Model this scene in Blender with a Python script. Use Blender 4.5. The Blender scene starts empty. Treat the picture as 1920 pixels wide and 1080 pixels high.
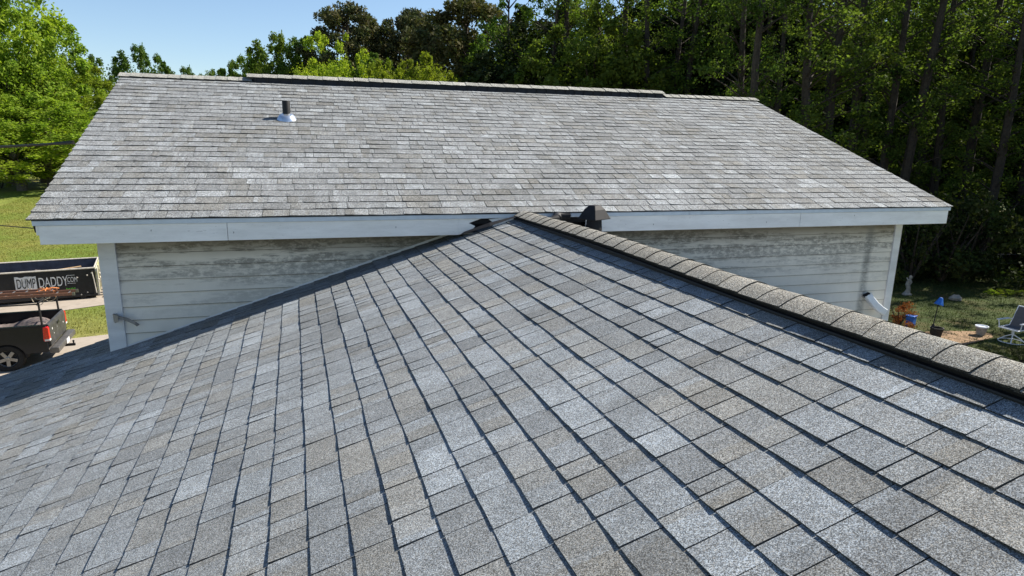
import bpy, math, random
import numpy as np
from mathutils import Vector, Matrix
R=math.radians
sc=bpy.context.scene
col=sc.collection
# ---------------------------------------------------------------- camera, sky, sun, exposure
FOC=1187.7
CR=Vector((0.94738,-0.31949,0.01971)); CU=Vector((0.05284,0.2168,0.97478)); CF=Vector((0.31571,0.92245,-0.22228))
CP=Vector((-2.0644,-6.0425,0.6796))
cam=bpy.data.cameras.new('camera'); cam.sensor_width=36; cam.lens=FOC/1920*36; cam.clip_start=.05; cam.clip_end=2000
co=bpy.data.objects.new('camera',cam); col.objects.link(co)
m3=Matrix((CR,CU,-CF)).transposed(); co.matrix_world=Matrix.Translation(CP)@m3.to_4x4(); sc.camera=co
SUN=Vector((1.15,.17,1.1)).normalized()
elev=math.asin(SUN.z); az=math.atan2(SUN.x,SUN.y)
w=bpy.data.worlds.new('World'); sc.world=w; w.use_nodes=True
nt=w.node_tree; nt.nodes.clear()
sk=nt.nodes.new('ShaderNodeTexSky'); sk.sky_type='NISHITA'; sk.sun_disc=False; sk.sun_elevation=elev; sk.sun_rotation=az
sk.air_density=1.0; sk.dust_density=.35; sk.ozone_density=3.0
bg=nt.nodes.new('ShaderNodeBackground'); bg.inputs[1].default_value=.083
wo=nt.nodes.new('ShaderNodeOutputWorld'); nt.links.new(sk.outputs[0],bg.inputs[0]); nt.links.new(bg.outputs[0],wo.inputs[0])
sl=bpy.data.lights.new('sun','SUN'); sl.energy=5.0; sl.angle=R(.53); sl.color=(1,.93,.82)
so=bpy.data.objects.new('sun',sl); col.objects.link(so); so.rotation_euler=SUN.to_track_quat('Z','Y').to_euler(); so.location=(20,0,20)
sc.view_settings.view_transform='Standard'; sc.view_settings.look='None'; sc.view_settings.exposure=.95; sc.view_settings.gamma=1
sc.render.resolution_x=1920; sc.render.resolution_y=1080

# ---------------------------------------------------------------- helpers
def ray(px,py): return CF+CR*((px-960)/FOC)-CU*((py-540)/FOC)
def gp(px,py,z):                       # where a line of sight meets height z
    d=ray(px,py); t=(z-CP.z)/d.z; return CP+d*t
def at(px,dist):                       # ground plan position at a bearing and depth
    d=CF+CR*((px-960)/FOC); t=dist; return CP.x+d.x*t, CP.y+d.y*t
def sm(a,b,x): t=min(1,max(0,(x-a)/(b-a))); return t*t*(3-2*t)
def gz(x,y):
    z=-5.9+1.1*sm(-5,9,x)+1.6*sm(30,70,y)*(1-sm(-2,22,x))
    return z
class MB:
    def __init__(s): s.v=[];s.f=[];s.c=[];s.m=[];s.col=(1,1,1);s.mi=0
    def add(s,vs,fs,c=None,mi=None):
        n=len(s.v); s.v.extend([tuple(v) for v in vs])
        for f in fs: s.f.append([n+i for i in f]); s.c.append(c or s.col); s.m.append(s.mi if mi is None else mi)
    def quad(s,a,b,c,d,colr=None): s.add([a,b,c,d],[(0,1,2,3)],colr)
    def box(s,a,b,M=None,c=None):
        x0,y0,z0=a;x1,y1,z1=b
        vs=[(x0,y0,z0),(x1,y0,z0),(x1,y1,z0),(x0,y1,z0),(x0,y0,z1),(x1,y0,z1),(x1,y1,z1),(x0,y1,z1)]
        if M is not None: vs=[M@Vector(v) for v in vs]
        s.add(vs,[(3,2,1,0),(4,5,6,7),(0,1,5,4),(1,2,6,5),(2,3,7,6),(3,0,4,7)],c)
    def tube(s,pts,r,n=8,c=None,caps=True):
        pts=[Vector(p) for p in pts]; rs=r if isinstance(r,(list,tuple)) else [r]*len(pts)
        rings=[];up=None
        for i,p in enumerate(pts):
            d=(pts[min(i+1,len(pts)-1)]-pts[max(i-1,0)]).normalized()
            if up is None or abs(up.dot(d))>.98: up=Vector((0,0,1)) if abs(d.z)<.9 else Vector((1,0,0))
            a=d.cross(up).normalized(); b=a.cross(d).normalized(); up=b
            rings.append([p+(a*math.cos(2*math.pi*k/n)+b*math.sin(2*math.pi*k/n))*rs[i] for k in range(n)])
        vs=[v for r_ in rings for v in r_]; fs=[]
        for i in range(len(pts)-1):
            for k in range(n): k2=(k+1)%n; fs.append((i*n+k,i*n+k2,(i+1)*n+k2,(i+1)*n+k))
        if caps: fs.append(tuple(range(n-1,-1,-1))); fs.append(tuple((len(pts)-1)*n+k for k in range(n)))
        s.add(vs,fs,c)
    def lathe(s,prof,o=(0,0,0),n=20,M=None,c=None):
        o=Vector(o); vs=[];fs=[]
        for r,z in prof:
            for k in range(n):
                a=2*math.pi*k/n; v=Vector((r*math.cos(a),r*math.sin(a),z)); v=(M@v if M is not None else v)+o; vs.append(v)
        for i in range(len(prof)-1):
            for k in range(n): k2=(k+1)%n; fs.append((i*n+k,i*n+k2,(i+1)*n+k2,(i+1)*n+k))
        fs.append(tuple(range(n-1,-1,-1))); fs.append(tuple((len(prof)-1)*n+k for k in range(n)))
        s.add(vs,fs,c)
    def prism(s,poly,y0,y1,M=None,c=None):      # polygon in x,z extruded along y
        n=len(poly); vs=[(x,y0,z) for x,z in poly]+[(x,y1,z) for x,z in poly]
        if M is not None: vs=[M@Vector(v) for v in vs]
        fs=[tuple(range(n)),tuple(range(2*n-1,n-1,-1))]+[(i,(i+1)%n+0,n+(i+1)%n,n+i)[::-1] for i in range(n)]
        s.add(vs,fs,c)
    def build(s,name,mat,parent=None,o=(0,0,0),smooth=False,xf=None,bevel=0):
        vs=s.v
        if xf: vs=[xf(v) for v in vs]
        ox,oy,oz=o; vs=[(v[0]-ox,v[1]-oy,v[2]-oz) for v in vs]
        me=bpy.data.meshes.new(name); me.from_pydata(vs,[],s.f)
        ca=me.color_attributes.new('tone','FLOAT_COLOR','CORNER')
        arr=[]
        for f,c in zip(s.f,s.c): arr.extend([c[0],c[1],c[2],1.0]*len(f))
        ca.data.foreach_set('color',arr)
        for m in (mat if isinstance(mat,list) else [mat]): me.materials.append(m)
        if any(s.m): me.polygons.foreach_set('material_index',s.m)
        if smooth: me.polygons.foreach_set('use_smooth',[True]*len(s.f))
        me.update(); ob=bpy.data.objects.new(name,me); col.objects.link(ob)
        if parent: ob.parent=parent
        if bevel:
            md=ob.modifiers.new('b','BEVEL'); md.width=bevel; md.segments=2; md.limit_method='ANGLE'
        if smooth: 
            try: me.set_sharp_from_angle(angle=R(40))
            except Exception: pass
        return ob
def tag(o,label=None,cat=None,group=None,kind=None):
    for k,v in (('label',label),('category',cat),('group',group),('kind',kind)):
        if v: o[k]=v
    return o
def empty(name,loc,rz=0,label=None,cat=None,group=None):
    o=bpy.data.objects.new(name,None); col.objects.link(o); o.location=loc; o.rotation_euler=(0,0,rz); o.empty_display_size=.3
    return tag(o,label,cat,group)

# ---------------------------------------------------------------- materials
class N:
    def __init__(s,name):
        s.m=bpy.data.materials.new(name); s.m.use_nodes=True; s.t=s.m.node_tree; s.t.nodes.clear()
        s.out=s.n('ShaderNodeOutputMaterial')
    def n(s,t,**k):
        q=s.t.nodes.new(t)
        for a,b in k.items(): setattr(q,a,b)
        return q
    def l(s,a,b): s.t.links.new(a,b)
    def tex(s,kind,scale,detail=4,rough=.6,vec=None,**k):
        q=s.n('ShaderNodeTexNoise' if kind=='n' else 'ShaderNodeTexVoronoi',**k); q.inputs['Scale'].default_value=scale
        if kind=='n': q.inputs['Detail'].default_value=detail; q.inputs['Roughness'].default_value=rough
        s.l(vec if vec is not None else s.pos(),q.inputs['Vector']); return q
    def pos(s):
        if not hasattr(s,'_p'): s._p=s.n('ShaderNodeNewGeometry').outputs['Position']
        return s._p
    def obj(s):
        if not hasattr(s,'_o'): s._o=s.n('ShaderNodeTexCoord').outputs['Object']
        return s._o
    def ramp(s,inp,st,interp='LINEAR'):
        q=s.n('ShaderNodeValToRGB'); q.color_ramp.interpolation=interp; e=q.color_ramp.elements
        while len(e)<len(st): e.new(.5)
        for i,(p,c) in enumerate(st): e[i].position=p; e[i].color=(c,c,c,1) if not hasattr(c,'__len__') else (*c,1)
        s.l(inp,q.inputs[0]); return q.outputs[0]
    def mix(s,f,a,b,mode='MIX'):
        q=s.n('ShaderNodeMix',data_type='RGBA',blend_type=mode)
        for i,v in ((0,f),(6,a),(7,b)):
            if hasattr(v,'links') or hasattr(v,'is_output'): s.l(v,q.inputs[i])
            elif i==0: q.inputs[0].default_value=v
            else: q.inputs[i].default_value=(*v,1)
        return q.outputs[2]
    def math(s,op,a,b=0,c=None):
        q=s.n('ShaderNodeMath',operation=op)
        for i,v in enumerate((a,b) if c is None else (a,b,c)):
            if hasattr(v,'is_output'): s.l(v,q.inputs[i])
            else: q.inputs[i].default_value=v
        return q.outputs[0]
    def sep(s,v):
        q=s.n('ShaderNodeSeparateXYZ'); s.l(v,q.inputs[0]); return q.outputs
    def bsdf(s,c,rough=.8,spec=.3,metal=0,coat=0,bump=None,bs=.3,bd=.01):
        b=s.n('ShaderNodeBsdfPrincipled')
        if hasattr(c,'is_output'): s.l(c,b.inputs['Base Color'])
        else: b.inputs['Base Color'].default_value=(*c,1)
        if hasattr(rough,'is_output'): s.l(rough,b.inputs['Roughness'])
        else: b.inputs['Roughness'].default_value=rough
        b.inputs['Specular IOR Level'].default_value=spec; b.inputs['Metallic'].default_value=metal; b.inputs['Coat Weight'].default_value=coat
        if bump is not None:
            q=s.n('ShaderNodeBump'); q.inputs['Strength'].default_value=bs; q.inputs['Distance'].default_value=bd
            s.l(bump,q.inputs['Height']); s.l(q.outputs[0],b.inputs['Normal'])
        s.l(b.outputs[0],s.out.inputs[0]); return b
def simple(name,c,rough=.7,spec=.3,metal=0,coat=0,var=.25,scale=12,dirt=None):
    k=N(name); n=k.tex('n',scale,5,.65)
    f=k.ramp(n.outputs[0],[(.3,1-var),(.7,1+var*.6)])
    cc=k.mix(1,c,f,'MULTIPLY')
    if dirt:
        n2=k.tex('n',dirt[1],6,.7); cc=k.mix(k.ramp(n2.outputs[0],[(dirt[2],0),(dirt[3],1)]),cc,dirt[0])
    k.bsdf(cc,rough,spec,metal,coat,bump=n.outputs[0],bs=.15,bd=.004); return k.m
def shingle_mat(name,scale,tint,contrast=1.0,lo=.2,hi=2.1):
    k=N(name); a=k.n('ShaderNodeAttribute',attribute_name='tone')
    v=k.tex('v',scale); sp=k.sep(v.outputs['Color'])
    g=k.ramp(sp[0],[(0,lo),(.28,.5),(.6,1.0),(.85,1.45),(1,hi)])
    v2=k.tex('v',scale*.45); sp2=k.sep(v2.outputs['Color']); g2=k.ramp(sp2[1],[(0,.86),(1,1.13)])
    c=k.mix(contrast,a.outputs['Color'],g,'MULTIPLY'); c=k.mix(contrast,c,g2,'MULTIPLY')
    hue=k.ramp(sp[2],[(0,(1.15,1.0,.82)),(.3,(1,1,1)),(.7,(.97,1,1.04)),(1,(.93,1,1.1))]); c=k.mix(.7,c,hue,'MULTIPLY')
    n=k.tex('n',.9,6,.65); c=k.mix(1,c,k.ramp(n.outputs[0],[(.3,(.86,.85,.83)),(.7,(1.1,1.1,1.1))]),'MULTIPLY')
    n3=k.tex('n',9,5,.7); c=k.mix(1,c,k.ramp(n3.outputs[0],[(.3,.84),(.7,1.12)]),'MULTIPLY')
    c=k.mix(1,c,tint,'MULTIPLY')
    k.bsdf(c,.93,.25,bump=sp[0],bs=.5,bd=.002); return k.m
M_shing=shingle_mat('asphalt_shingle',420,(.92,.97,1.0),1.0,.26,1.9)
M_shing2=shingle_mat('weathered_asphalt_shingle',240,(.88,.915,.925))
M_cap=shingle_mat('cap_shingle',380,(1.04,1.05,1.01),1.0,.15,2.4)
M_deck=simple('roof_felt',(.02,.02,.022),.9)
def siding_mat():
    k=N('painted_siding'); P=k.pos(); x,y,z=k.sep(P); tone=k.n('ShaderNodeAttribute',attribute_name='tone').outputs['Color']
    base=k.mix(k.ramp(k.tex('n',2.2,5).outputs[0],[(.35,0),(.7,1)]),(.8,.75,.65),(.66,.62,.54))
    # mildew: streaked along the boards, strongest under the eave
    mp=k.n('ShaderNodeMapping'); k.l(P,mp.inputs[0]); mp.inputs['Scale'].default_value=(.35,1,3.0)
    s1=k.tex('n',2.3,6,.72,vec=mp.outputs[0]).outputs[0]
    mp2=k.n('ShaderNodeMapping'); k.l(P,mp2.inputs[0]); mp2.inputs['Scale'].default_value=(1.0,1,2.0)
    s2=k.tex('n',14,6,.75,vec=mp2.outputs[0]).outputs[0]
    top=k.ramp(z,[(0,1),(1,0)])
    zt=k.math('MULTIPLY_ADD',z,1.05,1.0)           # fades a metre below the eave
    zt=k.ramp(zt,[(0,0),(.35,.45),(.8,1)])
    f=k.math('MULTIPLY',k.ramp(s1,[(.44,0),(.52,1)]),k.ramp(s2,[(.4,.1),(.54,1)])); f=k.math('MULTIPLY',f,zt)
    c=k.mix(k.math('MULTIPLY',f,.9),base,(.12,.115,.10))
    # brown band right below the eave: dirt, with the soffit's shadow painted in
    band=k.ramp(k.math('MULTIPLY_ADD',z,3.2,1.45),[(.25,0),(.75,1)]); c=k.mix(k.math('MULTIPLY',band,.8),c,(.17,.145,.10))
    # stain where the downspout hung
    xs=k.math('ABSOLUTE',k.math('SUBTRACT',x,4.47)); xm=k.ramp(k.math('MULTIPLY',k.math('ADD',xs,k.math('MULTIPLY',s2,.05)),10),[(.5,1),(1.1,0)])
    xm=k.math('MULTIPLY',xm,k.ramp(z,[(0,1),(1,1)])); c=k.mix(k.math('MULTIPLY',xm,k.ramp(s2,[(.35,.2),(.6,.75)])),c,(.2,.2,.18))
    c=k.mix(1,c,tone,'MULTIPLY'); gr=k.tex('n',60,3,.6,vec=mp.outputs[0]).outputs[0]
    k.bsdf(c,.75,.3,bump=gr,bs=.2,bd=.003); return k.m
M_siding=siding_mat()
def trim_mat(name,a,b):
    k=N(name); mp=k.n('ShaderNodeMapping'); k.l(k.pos(),mp.inputs[0]); mp.inputs['Scale'].default_value=(.5,1,2.5)
    n=k.tex('n',3,6,.7,vec=mp.outputs[0]).outputs[0]; n2=k.tex('n',25,5,.8,vec=mp.outputs[0]).outputs[0]
    c=k.mix(k.ramp(n,[(.4,0),(.65,1)]),a,b); c=k.mix(k.ramp(n2,[(.62,0),(.72,.6)]),c,(.22,.2,.17))
    k.bsdf(c,.6,.35,bump=n2,bs=.12,bd=.002); return k.m
M_trim=trim_mat('white_trim_paint',(.86,.85,.82),(.72,.71,.68))
M_corner=trim_mat('corner_board_paint',(.72,.72,.71),(.6,.6,.59))
M_drip=simple('drip_edge_metal',(.56,.62,.68),.4,.5,var=.1)
M_soffit=simple('soffit_paint',(.3,.29,.26),.8,var=.3,scale=5)
M_black=simple('black_vent_plastic',(.009,.009,.010),.6,.4,var=.3,scale=20)
M_hood=simple('weathered_black_plastic',(.012,.012,.014),.65,.25,var=.4,scale=15)
M_galv=simple('galvanized_metal',(.62,.68,.75),.28,.5,metal=.85,var=.15,scale=30)
M_whitemetal=simple('white_painted_aluminium',(.75,.77,.78),.35,.5,var=.12)
M_concrete=simple('concrete',(.36,.31,.255),.9,var=.18,scale=3,dirt=((.2,.17,.13),1.5,.55,.75))
M_bark=simple('bark',(.06,.048,.038),.95,var=.5,scale=9)
M_barkpale=simple('grey_bark',(.13,.115,.095),.95,var=.5,scale=8)
M_dirt=simple('bare_soil',(.26,.17,.1),.95,var=.3,scale=6)
M_wood=simple('raw_lumber',(.45,.3,.16),.8,var=.3,scale=12)
M_stone=simple('garden_stone',(.3,.28,.25),.9,var=.35,scale=10)
M_blue=simple('blue_plastic',(.02,.13,.5),.4,.5,var=.1)
M_greysling=simple('grey_sling_fabric',(.1,.1,.11),.85,var=.15,scale=30)
M_palebluemetal=simple('white_chair_frame',(.7,.74,.8),.35,.5,var=.05)
M_rubber=simple('tyre_rubber',(.015,.015,.015),.85,var=.3)
M_truck=simple('charcoal_truck_paint',(.008,.0095,.013),.38,.25,coat=.12,var=.2,scale=4)
M_dusty=simple('dusty_tailgate_paint',(.05,.05,.052),.45,.4,var=.5,scale=6)
M_alloy=simple('silver_alloy',(.24,.24,.235),.35,.5,metal=.7,var=.2)
M_red=simple('red_lens',(.55,.01,.015),.2,.6,coat=.5,var=.2)
M_glass=simple('dark_glass',(.01,.012,.014),.08,.6,var=.05)
M_bumper=simple('grey_bumper_metal',(.12,.115,.11),.45,.5,metal=.4,var=.4,scale=8)
M_dump=simple('black_dumpster_paint',(.012,.012,.014),.55,.4,var=.5,scale=5,dirt=((.06,.04,.03),4,.6,.8))
M_dumpin=simple('dumpster_inner_steel',(.05,.06,.085),.6,.4,var=.4,scale=4,dirt=((.12,.08,.06),3,.58,.75))
M_dumprim=simple('worn_dumpster_rim',(.5,.46,.4),.6,.4,var=.3,scale=12)
M_decal=simple('white_decal',(.62,.62,.62),.5,var=.3)
M_decalb=simple('black_decal',(.02,.02,.02),.5,var=.1)
M_decalg=simple('green_decal',(.08,.35,.03),.5,var=.2)
M_panel=simple('yellow_green_door_panel',(.5,.5,.24),.6,var=.5,scale=9,dirt=((.5,.5,.45),5,.45,.6))
M_fiber=simple('orange_fiberglass',(.26,.125,.08),.5,var=.25,scale=14)
M_rope=simple('pale_rope',(.45,.4,.3),.8,var=.2)
M_orange=simple('orange_strap',(.6,.2,.06),.7,var=.1)
M_cable=simple('black_cable',(.012,.012,.012),.6)
M_tarp=simple('grey_cargo_tarp',(.16,.13,.12),.7,var=.5,scale=5,dirt=((.03,.03,.035),4,.5,.6))
def grass_mat():
    k=N('lawn_grass'); P=k.pos(); x,y,z=k.sep(P)
    a=k.tex('n',.09,5,.6).outputs[0]; b=k.tex('n',2.2,6,.75).outputs[0]; d=k.tex('n',22,4,.8).outputs[0]
    c=k.mix(k.ramp(a,[(.42,0),(.6,1)]),(.125,.175,.03),(.21,.19,.05))
    near=k.ramp(k.math('MULTIPLY',y,.02),[(.36,1),(.46,0)])           # drier strip beside the driveway
    c=k.mix(k.math('MULTIPLY',near,.6),c,(.26,.22,.075))
    c=k.mix(1,c,k.ramp(b,[(.3,.65),(.7,1.35)]),'MULTIPLY'); c=k.mix(1,c,k.ramp(d,[(.3,.55),(.7,1.5)]),'MULTIPLY')
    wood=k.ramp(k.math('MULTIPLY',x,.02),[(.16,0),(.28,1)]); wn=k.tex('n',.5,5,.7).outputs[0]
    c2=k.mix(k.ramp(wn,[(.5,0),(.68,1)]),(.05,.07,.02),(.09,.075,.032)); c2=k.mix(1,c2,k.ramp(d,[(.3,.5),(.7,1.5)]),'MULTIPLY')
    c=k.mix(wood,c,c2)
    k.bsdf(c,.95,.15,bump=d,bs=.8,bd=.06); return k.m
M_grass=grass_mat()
def leaf_mat(name,c1,c2,tr=.35,c3=None):
    k=N(name); o=k.n('ShaderNodeObjectInfo'); n=k.tex('n',.9,3,.6).outputs[0]; n2=k.tex('n',7,2,.6).outputs[0]
    c=k.mix(k.ramp(n,[(.38,0),(.62,1)]),c1,c2); c=k.mix(1,c,k.ramp(n2,[(.3,.6),(.7,1.45)]),'MULTIPLY')
    c=k.mix(1,c,k.ramp(o.outputs['Random'],[(0,(.8,.85,.85)),(.5,(1,1,1)),(1,(1.2,1.1,.9))]),'MULTIPLY')
    b=k.n('ShaderNodeBsdfPrincipled'); k.l(c,b.inputs['Base Color']); b.inputs['Roughness'].default_value=.75; b.inputs['Specular IOR Level'].default_value=.1
    t=k.n('ShaderNodeBsdfTranslucent'); tc=k.mix(1,c,(1.25,1.35,.6),'MULTIPLY'); k.l(tc,t.inputs[0])
    mx=k.n('ShaderNodeMixShader'); mx.inputs[0].default_value=tr; k.l(b.outputs[0],mx.inputs[1]); k.l(t.outputs[0],mx.inputs[2]); k.l(mx.outputs[0],k.out.inputs[0])
    return k.m
L_bright=leaf_mat('spring_leaf',(.2,.3,.035),(.24,.31,.04),.46)
L_mid=leaf_mat('mid_green_leaf',(.07,.13,.02),(.10,.15,.03),.35)
L_pine=leaf_mat('pine_needle',(.058,.075,.03),(.095,.085,.042),.18)
L_wood=leaf_mat('woodland_leaf',(.075,.12,.024),(.105,.14,.032),.48)
L_dark=leaf_mat('dark_understory_leaf',(.022,.04,.012),(.04,.05,.018),.25)
L_yellow=leaf_mat('yellow_green_leaf',(.16,.21,.022),(.19,.22,.025),.42)
L_rust=leaf_mat('rust_leaf',(.28,.08,.025),(.2,.08,.03),.3)
L_grass=leaf_mat('grass_blade',(.14,.17,.03),(.2,.19,.05),.3)

# ---------------------------------------------------------------- the ground and the drives
def structure(name,mb,mat,**k): return tag(mb.build(name,mat,**k),kind='structure')
g=MB()
def lin(a,b,n): return [a+(b-a)*i/n for i in range(n+1)]
xs=[-400,-250,-150,-100]+lin(-60,60,60)+[100,150,250,400]; ys=[-150,-80,-40]+lin(-20,90,44)+[120,180,260,400,600]
nx=len(xs)
g.v=[(x,y,gz(x,y)+(.0 if abs(x)<70 and y<70 else .12*math.sin(x*.31+1)*math.sin(y*.23))) for y in ys for x in xs]
for j in range(len(ys)-1):
    for i in range(nx-1): a=j*nx+i; g.f.append([a,a+1,a+nx+1,a+nx]); g.c.append((1,1,1)); g.m.append(0)
structure('ground',g,M_grass)
def sheet(name,poly,mat,dz,n=1):
    m=MB(); m.add([(p[0],p[1],gz(p[0],p[1])+dz) for p in poly],[tuple(range(len(poly)))]); return structure(name,m,mat)
def XY(px,py,z): q=gp(px,py,z); return (q.x,q.y)
G=-5.9
# drive under the dumpster, drive under the truck (both run away to the left)
pa=gp(205,571,G); pb_=gp(0,599,G); d_=(pb_-pa).normalized(); nn=Vector((d_.y,-d_.x,0))*1
nn=nn if nn.y>0 else -nn; a0=pa-d_*2.5; b0=pb_+d_*22
sheet('driveway',[(a0.x,a0.y),(a0.x+nn.x*6.5,a0.y+nn.y*6.5),(b0.x+nn.x*6.5,b0.y+nn.y*6.5),(b0.x,b0.y)][::-1],M_concrete,.02)
pa=gp(205,628,G); pb_=gp(147,634.5,G); d_=(pb_-pa).normalized(); a0=pa-d_*2.5; b0=pb_+d_*28
sheet('driveway',[(a0.x,a0.y),(b0.x,b0.y),(b0.x,b0.y-6),(a0.x,a0.y-5.6)],M_concrete,.024)
for o in [o for o in bpy.data.objects if o.name=='driveway.001']: o.name='parking_pad'

# ---------------------------------------------------------------- the house
HO=(0,-1,-4.9)
house=empty('house',HO,0,'grey shingled house with white lap siding and two joined gable roofs','house')
th1=.3138; c1,s1=math.cos(th1),math.sin(th1)
PAL=[((.27,.285,.30),3),((.235,.245,.255),6),((.205,.21,.215),5),((.22,.211,.195),2.6),((.19,.182,.168),.9),((.185,.188,.19),1.0),((.235,.228,.215),1.5)]
def pick(rng,pal=PAL): return rng.choices([p for p,_ in pal],[w for _,w in pal])[0]
def shingle_field(mb,P,U,n,E,rng,seg=3,th=.0054,ramp=.0046,gap=.004,jit=.0022,lift=.0016,wmean=.2,pal=PAL,soft=.32):
    """courses of laminated tabs; every tab rises toward its low-u end, so its butt throws a wedge of shade"""
    for k in range(1,n+1):
        u0,u1=U(k*E); u=u0; ph=rng.uniform(0,6); ph2=rng.uniform(0,6); last=pick(rng,pal)
        while u<u1-.02:
            w_=min(u1-u,max(.07,rng.gauss(wmean,wmean*.34)))
            if u1-u-w_<.05: w_=u1-u
            rise=ramp*rng.uniform(.25,1.15) if rng.random()<.85 else ramp*.12; g_=gap*rng.uniform(.6,1.1) if rng.random()<.85 else 0.0
            a,b=u,u+w_-g_; ns=max(3,int(seg*w_/.12)); top=[];bot=[]; dj=rng.uniform(-jit,jit)*.5; base=th*rng.uniform(.85,1.15)
            cut=sorted(rng.sample(range(1,ns),min(ns-1,rng.choice((0,1,1,2))))) if ns>1 else []
            main=pick(rng,pal); q=rng.uniform(.87,1.1); tn=[]
            cur=tuple((x*(1-soft)+y*soft)*q for x,y in zip(main,last)); last=main
            for i in range(ns):
                if i in cut: o=pick(rng,pal); cur=tuple(x*.4+y*.6*q for x,y in zip(cur,o))
                tn.append(cur)
            for i in range(ns+1):
                f=i/ns; uu=a+(b-a)*f
                L=base+rise*(1-f)**1.3+lift*(.6+.6*math.sin(uu*3.1+ph)+.5*math.sin(uu*11+ph2))
                dd=k*E+dj+jit*.8*math.sin(uu*7+ph2)+rng.uniform(-.0008,.0008)
                top.append((P(uu,(k-1)*E-.012,0.0006),P(uu,dd,max(L,.0015)))); bot.append(P(uu,dd-.001,-.003))
            for i in range(ns):
                mb.add([top[i][0],top[i+1][0],top[i+1][1],top[i][1]],[(3,2,1,0)],tn[i])
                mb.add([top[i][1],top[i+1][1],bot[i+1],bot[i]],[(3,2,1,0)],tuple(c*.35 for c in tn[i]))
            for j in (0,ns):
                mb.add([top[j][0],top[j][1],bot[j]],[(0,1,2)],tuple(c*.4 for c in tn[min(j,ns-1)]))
            u+=w_
rng=random.Random(11)
# near gable roof: ridge along y at x=0
def Pn(sg): return lambda u,d,h: (sg*(d*c1)+sg*h*s1, u, -d*s1+h*c1)
E1=.143; NC=36; off1=(.2971)*E1
def Pl(u,d,h): return Pn(-1)(u,d+off1,h)
def Pr(u,d,h): return Pn(1)(u,d+off1,h)
YN,YF=-9.6,.83
mb=MB()
shingle_field(mb,Pl,lambda d:(YN,YF) if d>3.75 else (YN,.12),NC,E1,rng,seg=4,wmean=.152)
shingle_field(mb,Pr,lambda d:(YN,YF) if d>5 else (YN,.12),NC,E1,rng,seg=2,wmean=.18)
deck=MB()
for sg in (-1,1):
    P=Pn(sg); D=NC*E1+off1-.01
    v=[P(YN+.01,0,-.004),P(YF-.01,0,-.004),P(YF-.01,D,-.004),P(YN+.01,D,-.004),P(YN+.01,0,-.16),P(YF-.01,0,-.16),P(YF-.01,D,-.16),P(YN+.01,D,-.16)]
    deck.add(v,[(0,1,2,3),(7,6,5,4),(1,5,6,2),(3,2,6,7),(0,3,7,4)],(.05,.05,.05))
n0=len(mb.v); mb.v+=deck.v; mb.f+=[[i+n0 for i in f] for f in deck.f]; mb.c+=deck.c; mb.m+=[1]*len(deck.f)
roof1=mb.build('roof',[M_shing,M_deck],house,HO); roof1['label']='near grey shingled gable roof with courses running up to its ridge'
# ridge vent and caps on the near roof
def ridge_cap(P,u0,u1,E,half,hc,name,parent,mat,rng,xf=None,rnd=.55,pal=None,skew=0):
    """P(u,side,h): u along ridge, side = -1..1 across, returns point; curved caps overlapping toward u0"""
    m=MB(); u=u1; k=0; tones=pal or [(.25,.237,.214),(.235,.225,.205),(.265,.25,.227),(.225,.217,.2)]
    nn=12
    while u>u0:
        t=rng.choice(tones); q=rng.uniform(.93,1.07); t=tuple(c*q for c in t)
        ub=u-E*rng.uniform(.95,1.05); ua=u+.02; lf=rng.uniform(-.0015,.003)
        hi=[];lo=[];bt=[]; skw=rng.uniform(-.007,.007)
        jt=rng.uniform(-.007,.007)
        for i in range(nn+1):
            s=-1+2*i/nn; hi.append(P(ua,s,.0008)); lo.append(P(ub+jt+skw*s+.004*math.sin(s*3+k),s,.006+lf)); bt.append(P(ub+jt+skw*s+.004*math.sin(s*3+k),s,-.002))
        for i in range(nn):
            m.add([hi[i],hi[i+1],lo[i+1],lo[i]],[(0,1,2,3)],t); m.add([lo[i],lo[i+1],bt[i+1],bt[i]],[(0,1,2,3)],tuple(c*.2 for c in t))
        for i in (0,nn): m.add([P(ua,-1+2*i/nn,.0008),lo[i],bt[i],P(ua,-1+2*i/nn,-.006)],[(0,1,2,3)],tuple(c*.2 for c in t))
        u=ub; k+=1
    o=m.build(name,mat,parent,HO,smooth=True,xf=xf); return o
HW=.108
VH=.05                                     # height of the vent's edge over the shingles
def sag(u): return -.010*math.sin((u+.3)*.9)+.004*math.sin(u*2.3)
def Pcap(u,s,h):
    a=abs(s); x=s*HW
    z=.058-.046*a**1.45
    return (x+h*.4*s, u, z+h+sag(u))
vm=MB()
EY=-.33
ul=lin(YN,EY,40)
def vprof(u):                                # vent body cross-section under the caps
    z0=.012+sag(u); b=-HW*math.tan(th1)-.006
    return [(-HW+.004,z0-.002),(-HW+.008,z0-.010),(-HW+.02,z0-.012),(-HW+.022,z0-.022),(-HW+.002,z0-.024),(-HW+.0,z0-.030),(-HW+.006,z0-.034),(-HW+.004,b)]
for sg in (1,-1):
    for i in range(40):
        a=vprof(ul[i]);b=vprof(ul[i+1])
        for j in range(len(a)-1):
            vm.quad((sg*a[j][0],ul[i],a[j][1]),(sg*b[j][0],ul[i+1],b[j][1]),(sg*b[j+1][0],ul[i+1],b[j+1][1]),(sg*a[j+1][0],ul[i],a[j+1][1]))
        vm.quad((sg*a[0][0],ul[i],a[0][1]),(sg*b[0][0],ul[i+1],b[0][1]),(0,ul[i+1],.04+sag(ul[i+1])),(0,ul[i],.04+sag(ul[i])))
rv=vm.build('ridge_vent',M_black,roof1,(0,0,0)); rv.location=(0,0,0)
for v in rv.data.vertices: v.co=v.co-Vector(HO)
cp=ridge_cap(Pcap,YN,EY-.02,.143,HW,.03,'ridge_cap',roof1,M_cap,rng)
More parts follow.
